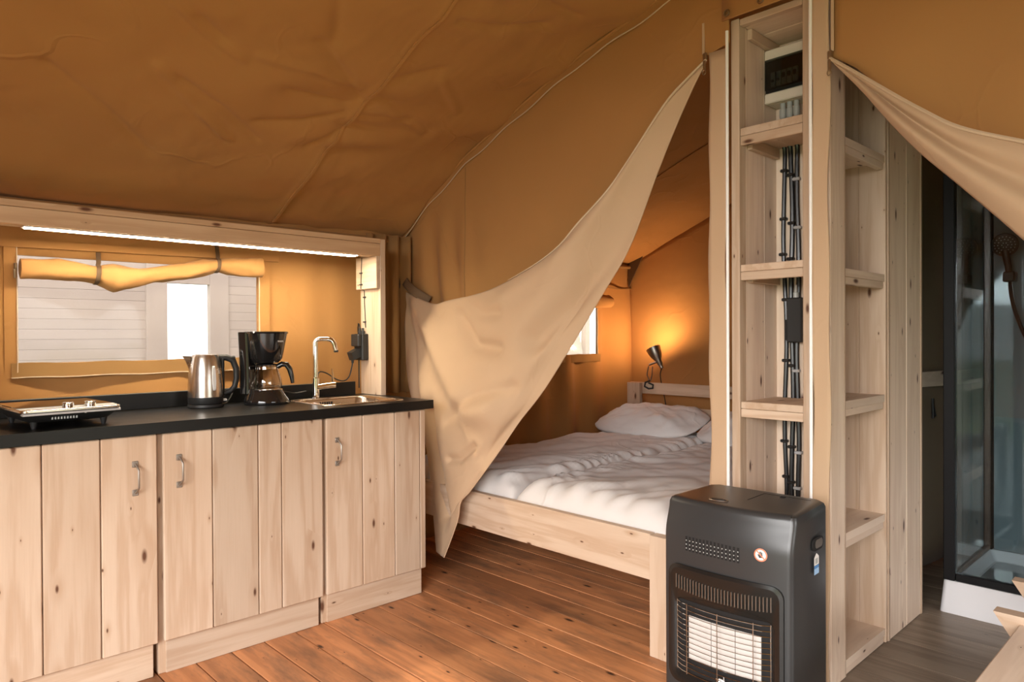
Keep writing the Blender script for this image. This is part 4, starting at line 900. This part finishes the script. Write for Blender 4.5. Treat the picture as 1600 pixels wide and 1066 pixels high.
# sticker: no-touch sign
def disc(y, z, r, out, m, name, parent, n=24, rin=0):
    b = B()
    if rin: b.loft([[on_front(y+rr*math.cos(t), z+rr*math.sin(t), out) for t in [2*PI*k/n for k in range(n)]] for rr in (r, rin)], cap=False)
    else:
        f = [b.bm.verts.new(on_front(y+r*math.cos(t), z+r*math.sin(t), out)) for t in [2*PI*k/n for k in range(n)]]; b.bm.faces.new(f)
    return b.done(name, m, parent)
sy_, sz_ = -.118, .596
st = disc(sy_, sz_, .0185, .0010, 'paper', 'warning_sticker', ht); st['label'] = 'round no-touch warning sticker'
disc(sy_, sz_, .0185, .0016, 'red', 'ring', st, rin=.0148)
hp = B()
for dy, h0, h1, ww in ((.0045, -.001, .0075, .0011), (.0018, -.001, .0098, .0011), (-.001, -.001, .0095, .0011), (-.0038, -.001, .0075, .0011)):
    hp.bm.faces.new([hp.bm.verts.new(on_front(sy_+dy+s*ww, sz_+h, .0014)) for s, h in ((-1, h0), (1, h0), (1, h1), (-1, h1))])
hp.bm.faces.new([hp.bm.verts.new(on_front(sy_+a, sz_+c, .0014)) for a, c in ((-.0055, .001), (-.0045, -.0075), (.0040, -.0085), (.0090, .001), (.0075, .0022), (.0055, -.0005))])
hp.done('hand_symbol', 'ink', st)
sl = B(); q = .0155*.7071; sl.bm.faces.new([sl.bm.verts.new(on_front(sy_+a, sz_+c, .0018)) for a, c in ((q-.0012, q+.0012), (q+.0012, q-.0012), (-q+.0012, -q-.0012), (-q-.0012, -q+.0012))]); sl.done('slash', 'red', st)
# top: control recess and lid
kn_ = lathe('control_knob', 'black', [(.012, HZ), (.012, HZ+.004), (.008, HZ+.005)], (-.085, .052, 0), ht, 18); kn_.scale = (1, 1.9, 1)
B().tube([(-.085+.016*math.cos(t), .052+.030*math.sin(t), HZ+.0008) for t in [2*PI*k/24 for k in range(24)]], .0022, 6, closed=True).done('control_ring', 'nickel', ht, smooth=True)
gl = B()
for p0, p1 in (((-.02, -.012), (.098, -.012)), ((.098, -.012), (.098, -.158))):
    gl.box((min(p0[0], p1[0])-.0012, min(p0[1], p1[1])-.0012, HZ-.001), (max(p0[0], p1[0])+.0012, max(p0[1], p1[1])+.0012, HZ+.0006), 0)
gl.done('lid_groove', 'void', ht)
B().box((.078, -.085, HZ-.001), (.090, -.070, HZ+.002), .001).done('lid_catch', 'void', ht)
# side: carrying slot and energy label
hs_ = B(); hs_.loft([[(x, -HW+o, z) for x, z in rrect(.03, .605, .040, .019, .017)] for o in (.003, -.0008)]); gs = hs_.done('carry_slot', 'void', ht, smooth=True)
B().loft([[(x, -HW+o, z) for x, z in rrect(.036, .605, .028, .0125, .011)] for o in (-.0009, -.0014)]).done('slot_lining', 'nickel', gs)
lb = B(); lb.bm.faces.new([lb.bm.verts.new((x, -HW-.0010, z)) for x, z in ((-.002, .545), (.034, .545), (.034, .568), (.016, .580), (-.002, .568))]); lb = lb.done('energy_label', 'paper', ht)
for z0_, z1_, m_ in ((.536, .5445, 'blue'), (.518, .5355, 'ltblue')):
    q_ = B(); q_.bm.faces.new([q_.bm.verts.new((x, -HW-.0011, z)) for x, z in ((-.002, z0_), (.034, z0_), (.034, z1_), (-.002, z1_))]); q_.done('label_band', m_, lb)
q_ = B(); q_.bm.faces.new([q_.bm.verts.new((x, -HW-.0014, z)) for x, z in ((.006, .549), (.026, .549), (.026, .565), (.006, .565))]); q_.done('label_print', 'grey', lb)
for x_ in (-.12, .12):
    for y_ in (-.16, .16): lathe('castor', 'black', [(.016, y_-.009), (.018, y_-.007), (.018, y_+.007), (.016, y_+.009)], (x_, 0, .0185), ht, 14, 'y')
# ------------------------------------------------------------------ shower cabin
sh = thing('shower_cabin', (3.9, .5, 0), 'black-framed glass shower cabin on a white tray beyond the doorway', 'shower')
QX0, QX1, QY0, QY1, QZ = 3.50, 4.22, .02, .945, 2.02
b = B(); b.loft([[(x, y, z) for x, y in rrect((QX0+QX1)/2, (QY0+QY1)/2, (QX1-QX0)/2-d, (QY1-QY0)/2-d, .02)] for d, z in ((0, .001), (.012, .135), (.016, .140), (.05, .141), (.075, .095), (.10, .09))]); b.done('tray', 'white', sh, smooth=True, angle=40)
B().loft([[(x, y, z) for x, y in rrect((QX0+QX1)/2, (QY0+QY1)/2, (QX1-QX0)/2-.085, (QY1-QY0)/2-.085, .03)] for z in (.0905, .0945)]).done('tray_mat', 'shower_panel', sh)
def post(x, y, s=.022): return box('frame_post', 'blackrail', (x-s, y-s, .141), (x+s, y+s, QZ), sh, bev=.003)
post(QX0+.034, QY1-.036, .022); post(QX1-.035, QY1-.036); post(QX0+.034, QY0+.036); post(QX1-.035, QY0+.036)
box('bottom_rail', 'blackrail', (QX0+.016, QY0+.06, .142), (QX0+.046, QY1-.06, .176), sh, bev=.003); box('top_rail', 'blackrail', (QX0+.016, QY0+.06, QZ-.04), (QX0+.046, QY1-.06, QZ), sh, bev=.003)
box('bottom_rail', 'blackrail', (QX0+.06, QY1-.05, .142), (QX1-.06, QY1-.024, .166), sh, bev=.003); box('top_rail', 'blackrail', (QX0+.06, QY1-.05, QZ-.04), (QX1-.06, QY1-.024, QZ), sh, bev=.003)
box('front_glass', 'shower_glass', (QX0+.029, QY0+.06, .177), (QX0+.034, QY1-.06, QZ-.041), sh, bev=0)
box('side_glass', 'shower_glass', (QX0+.057, QY1-.039, .167), (QX1-.058, QY1-.034, QZ-.041), sh, bev=0)
box('back_panel', 'shower_panel', (QX1-.034, QY0+.06, .142), (QX1-.028, QY1-.06, QZ), sh, bev=0); box('side_panel', 'shower_panel', (QX0+.06, QY0+.03, .142), (QX1-.06, QY0+.036, QZ), sh, bev=0)
shd = thing('hand_shower', (4.15, .83, 1.5), 'round black hand shower in its holder on the grey panel', 'shower head')
hc = Vector((4.105, .822, 1.655)); ha = Vector((-.93, -.12, -.34)).normalized()
B().loft(along(hc, ha, [(.012, -.026), (.040, -.018), (.056, -.004), (.057, .006), (.052, .009)], 28)).done('spray_head', 'black', shd, smooth=True, angle=50)
qh = ha.to_track_quat('Z', 'Y'); nz_ = B()
for rr, n_ in ((.012, 6), (.028, 12), (.042, 18)):
    for k in range(n_):
        p = hc+ha*.0095+qh @ Vector((rr*math.cos(2*PI*k/n_), rr*math.sin(2*PI*k/n_), 0)); nz_.loft([[p+qh @ Vector((.0024*math.cos(t), .0024*math.sin(t), e)) for t in [2*PI*q/6 for q in range(6)]] for e in (-.001, .0012)])
nz_.done('spray_nozzles', 'grey', shd)
tube('grip', 'black', [hc-ha*.01+Vector((0, 0, -.03)), (4.125, .815, 1.56), (4.14, .81, 1.49)], [.018, .015, .013], shd, 10)
B().box((4.115, .785, 1.475), (4.186, .835, 1.525), .006).done('holder', 'black', shd)
tube('hose', 'black', spline([(4.14, .81, 1.49), (4.13, .80, 1.40), (4.12, .775, 1.30), (4.12, .73, 1.18), (4.13, .66, 1.08), (4.15, .58, 1.10), (4.16, .53, 1.16)], 40), .0085, shd, 8)
box('valve', 'black', (4.15, .49, 1.13), (4.186, .56, 1.19), shd, bev=.006)
# ------------------------------------------------------------------ slatted bench at the lower right
be = thing('bench', (2.2, .2, 0), 'pale timber bench with slanted slat ends at the lower right corner', 'bench')
ZB = .45
for y0 in (.335, -.25): box('rail', 'rough_pine', (1.2, y0, ZB-.085), (2.75, y0+.085, ZB+.002), be, bev=.004)
for k, x0 in enumerate((2.25, 2.57)):
    ye = .478+.02*k
    B().prism([(x0, ye, ZB+.022), (x0, ye-.06, ZB-.07), (x0, -.30, ZB-.07), (x0, -.34, ZB+.022)], (x0, 0, 0), (x0+.045, 0, 0)).done('cross_slat', 'pine_y', be)
for x0 in (1.25, 2.62):
    for y0 in (.345, -.24): box('leg', 'rough_pine', (x0, y0, .001), (x0+.06, y0+.06, ZB-.086), be)
# ------------------------------------------------------------------ outdoors
gd = tag(B().grid(lambda u, v: (lerp(-40, 40, u), lerp(-40, 40, v), -.30+.03*fbm(u*30, v*30, 0)), 30, 30).done('ground', 'grass', smooth=True, angle=180), kind='structure')
# hut of pale lap boards seen through the kitchen window, with an opening to the sky
YH = 5.5
hu = thing('clad_hut', (1.6, YH, -.28), 'pale lap-board hut outside the kitchen window', 'building')
z = -.28
while z < 3.0:
    segs = [(-2.0, 1.655), (2.145, 4.4)] if .84 < z < 1.70 else [(-2.0, 4.4)]
    for a, b_ in segs: box('lap_board', 'cladding', (a, YH-.01, z), (b_, YH+.012, z+.0665), hu, bev=.001)
    z += .068
for a_2, b_2 in (((-2.0, YH+.013, -.28), (1.62, YH+.03, 3.0)), ((2.17, YH+.013, -.28), (4.4, YH+.03, 3.0)), ((1.62, YH+.013, 1.75), (2.17, YH+.03, 3.0)), ((1.62, YH+.013, -.28), (2.17, YH+.03, .9))): box('wall_backing', 'cladding', a_2, b_2, hu, bev=0)
wf = thing('hut_window', (1.9, YH, .9)); wf.parent = hu; wf.location = Vector((1.9, YH, .9))-OFF[hu.name]; OFF[wf.name] = Vector((1.9, YH, .9))
for a, b_ in (((1.60, YH-.03, .84), (1.742, YH+.03, 1.80)), ((2.048, YH-.03, .84), (2.19, YH+.03, 1.80)), ((1.743, YH-.03, 1.625), (2.047, YH+.03, 1.80)), ((1.743, YH-.03, .84), (2.047, YH+.03, .98))): box('window_frame', 'cladding', a, b_, wf)
# tree seen through the bedroom window
tr = thing('garden_tree', (7.0, 6.0, -.3), 'pale bare tree trunks beyond the bedroom window', 'tree')
tube('trunk', 'bark', [(6.95, 6.0, -.3), (6.85, 6.0, .8), (6.70, 6.0, 1.6), (6.5, 6, 2.6)], [.17, .14, .10, .06], tr, 10); tube('trunk', 'bark', [(7.0, 6.05, -.3), (7.06, 6.0, 1.0), (7.08, 6.0, 2.4)], [.08, .06, .04], tr, 8)
for k in range(16):
    z0_ = random.uniform(1.2, 2.3); a = random.uniform(-1, 1)
    tube('branch', 'bark', [(6.9+.1*a, 6, z0_), (6.9+.5*a, 6+random.uniform(-.2, .2), z0_+.25), (6.9+.9*a, 6, z0_+.35+.2*random.random())], [.018, .012, .005], tr, 5)
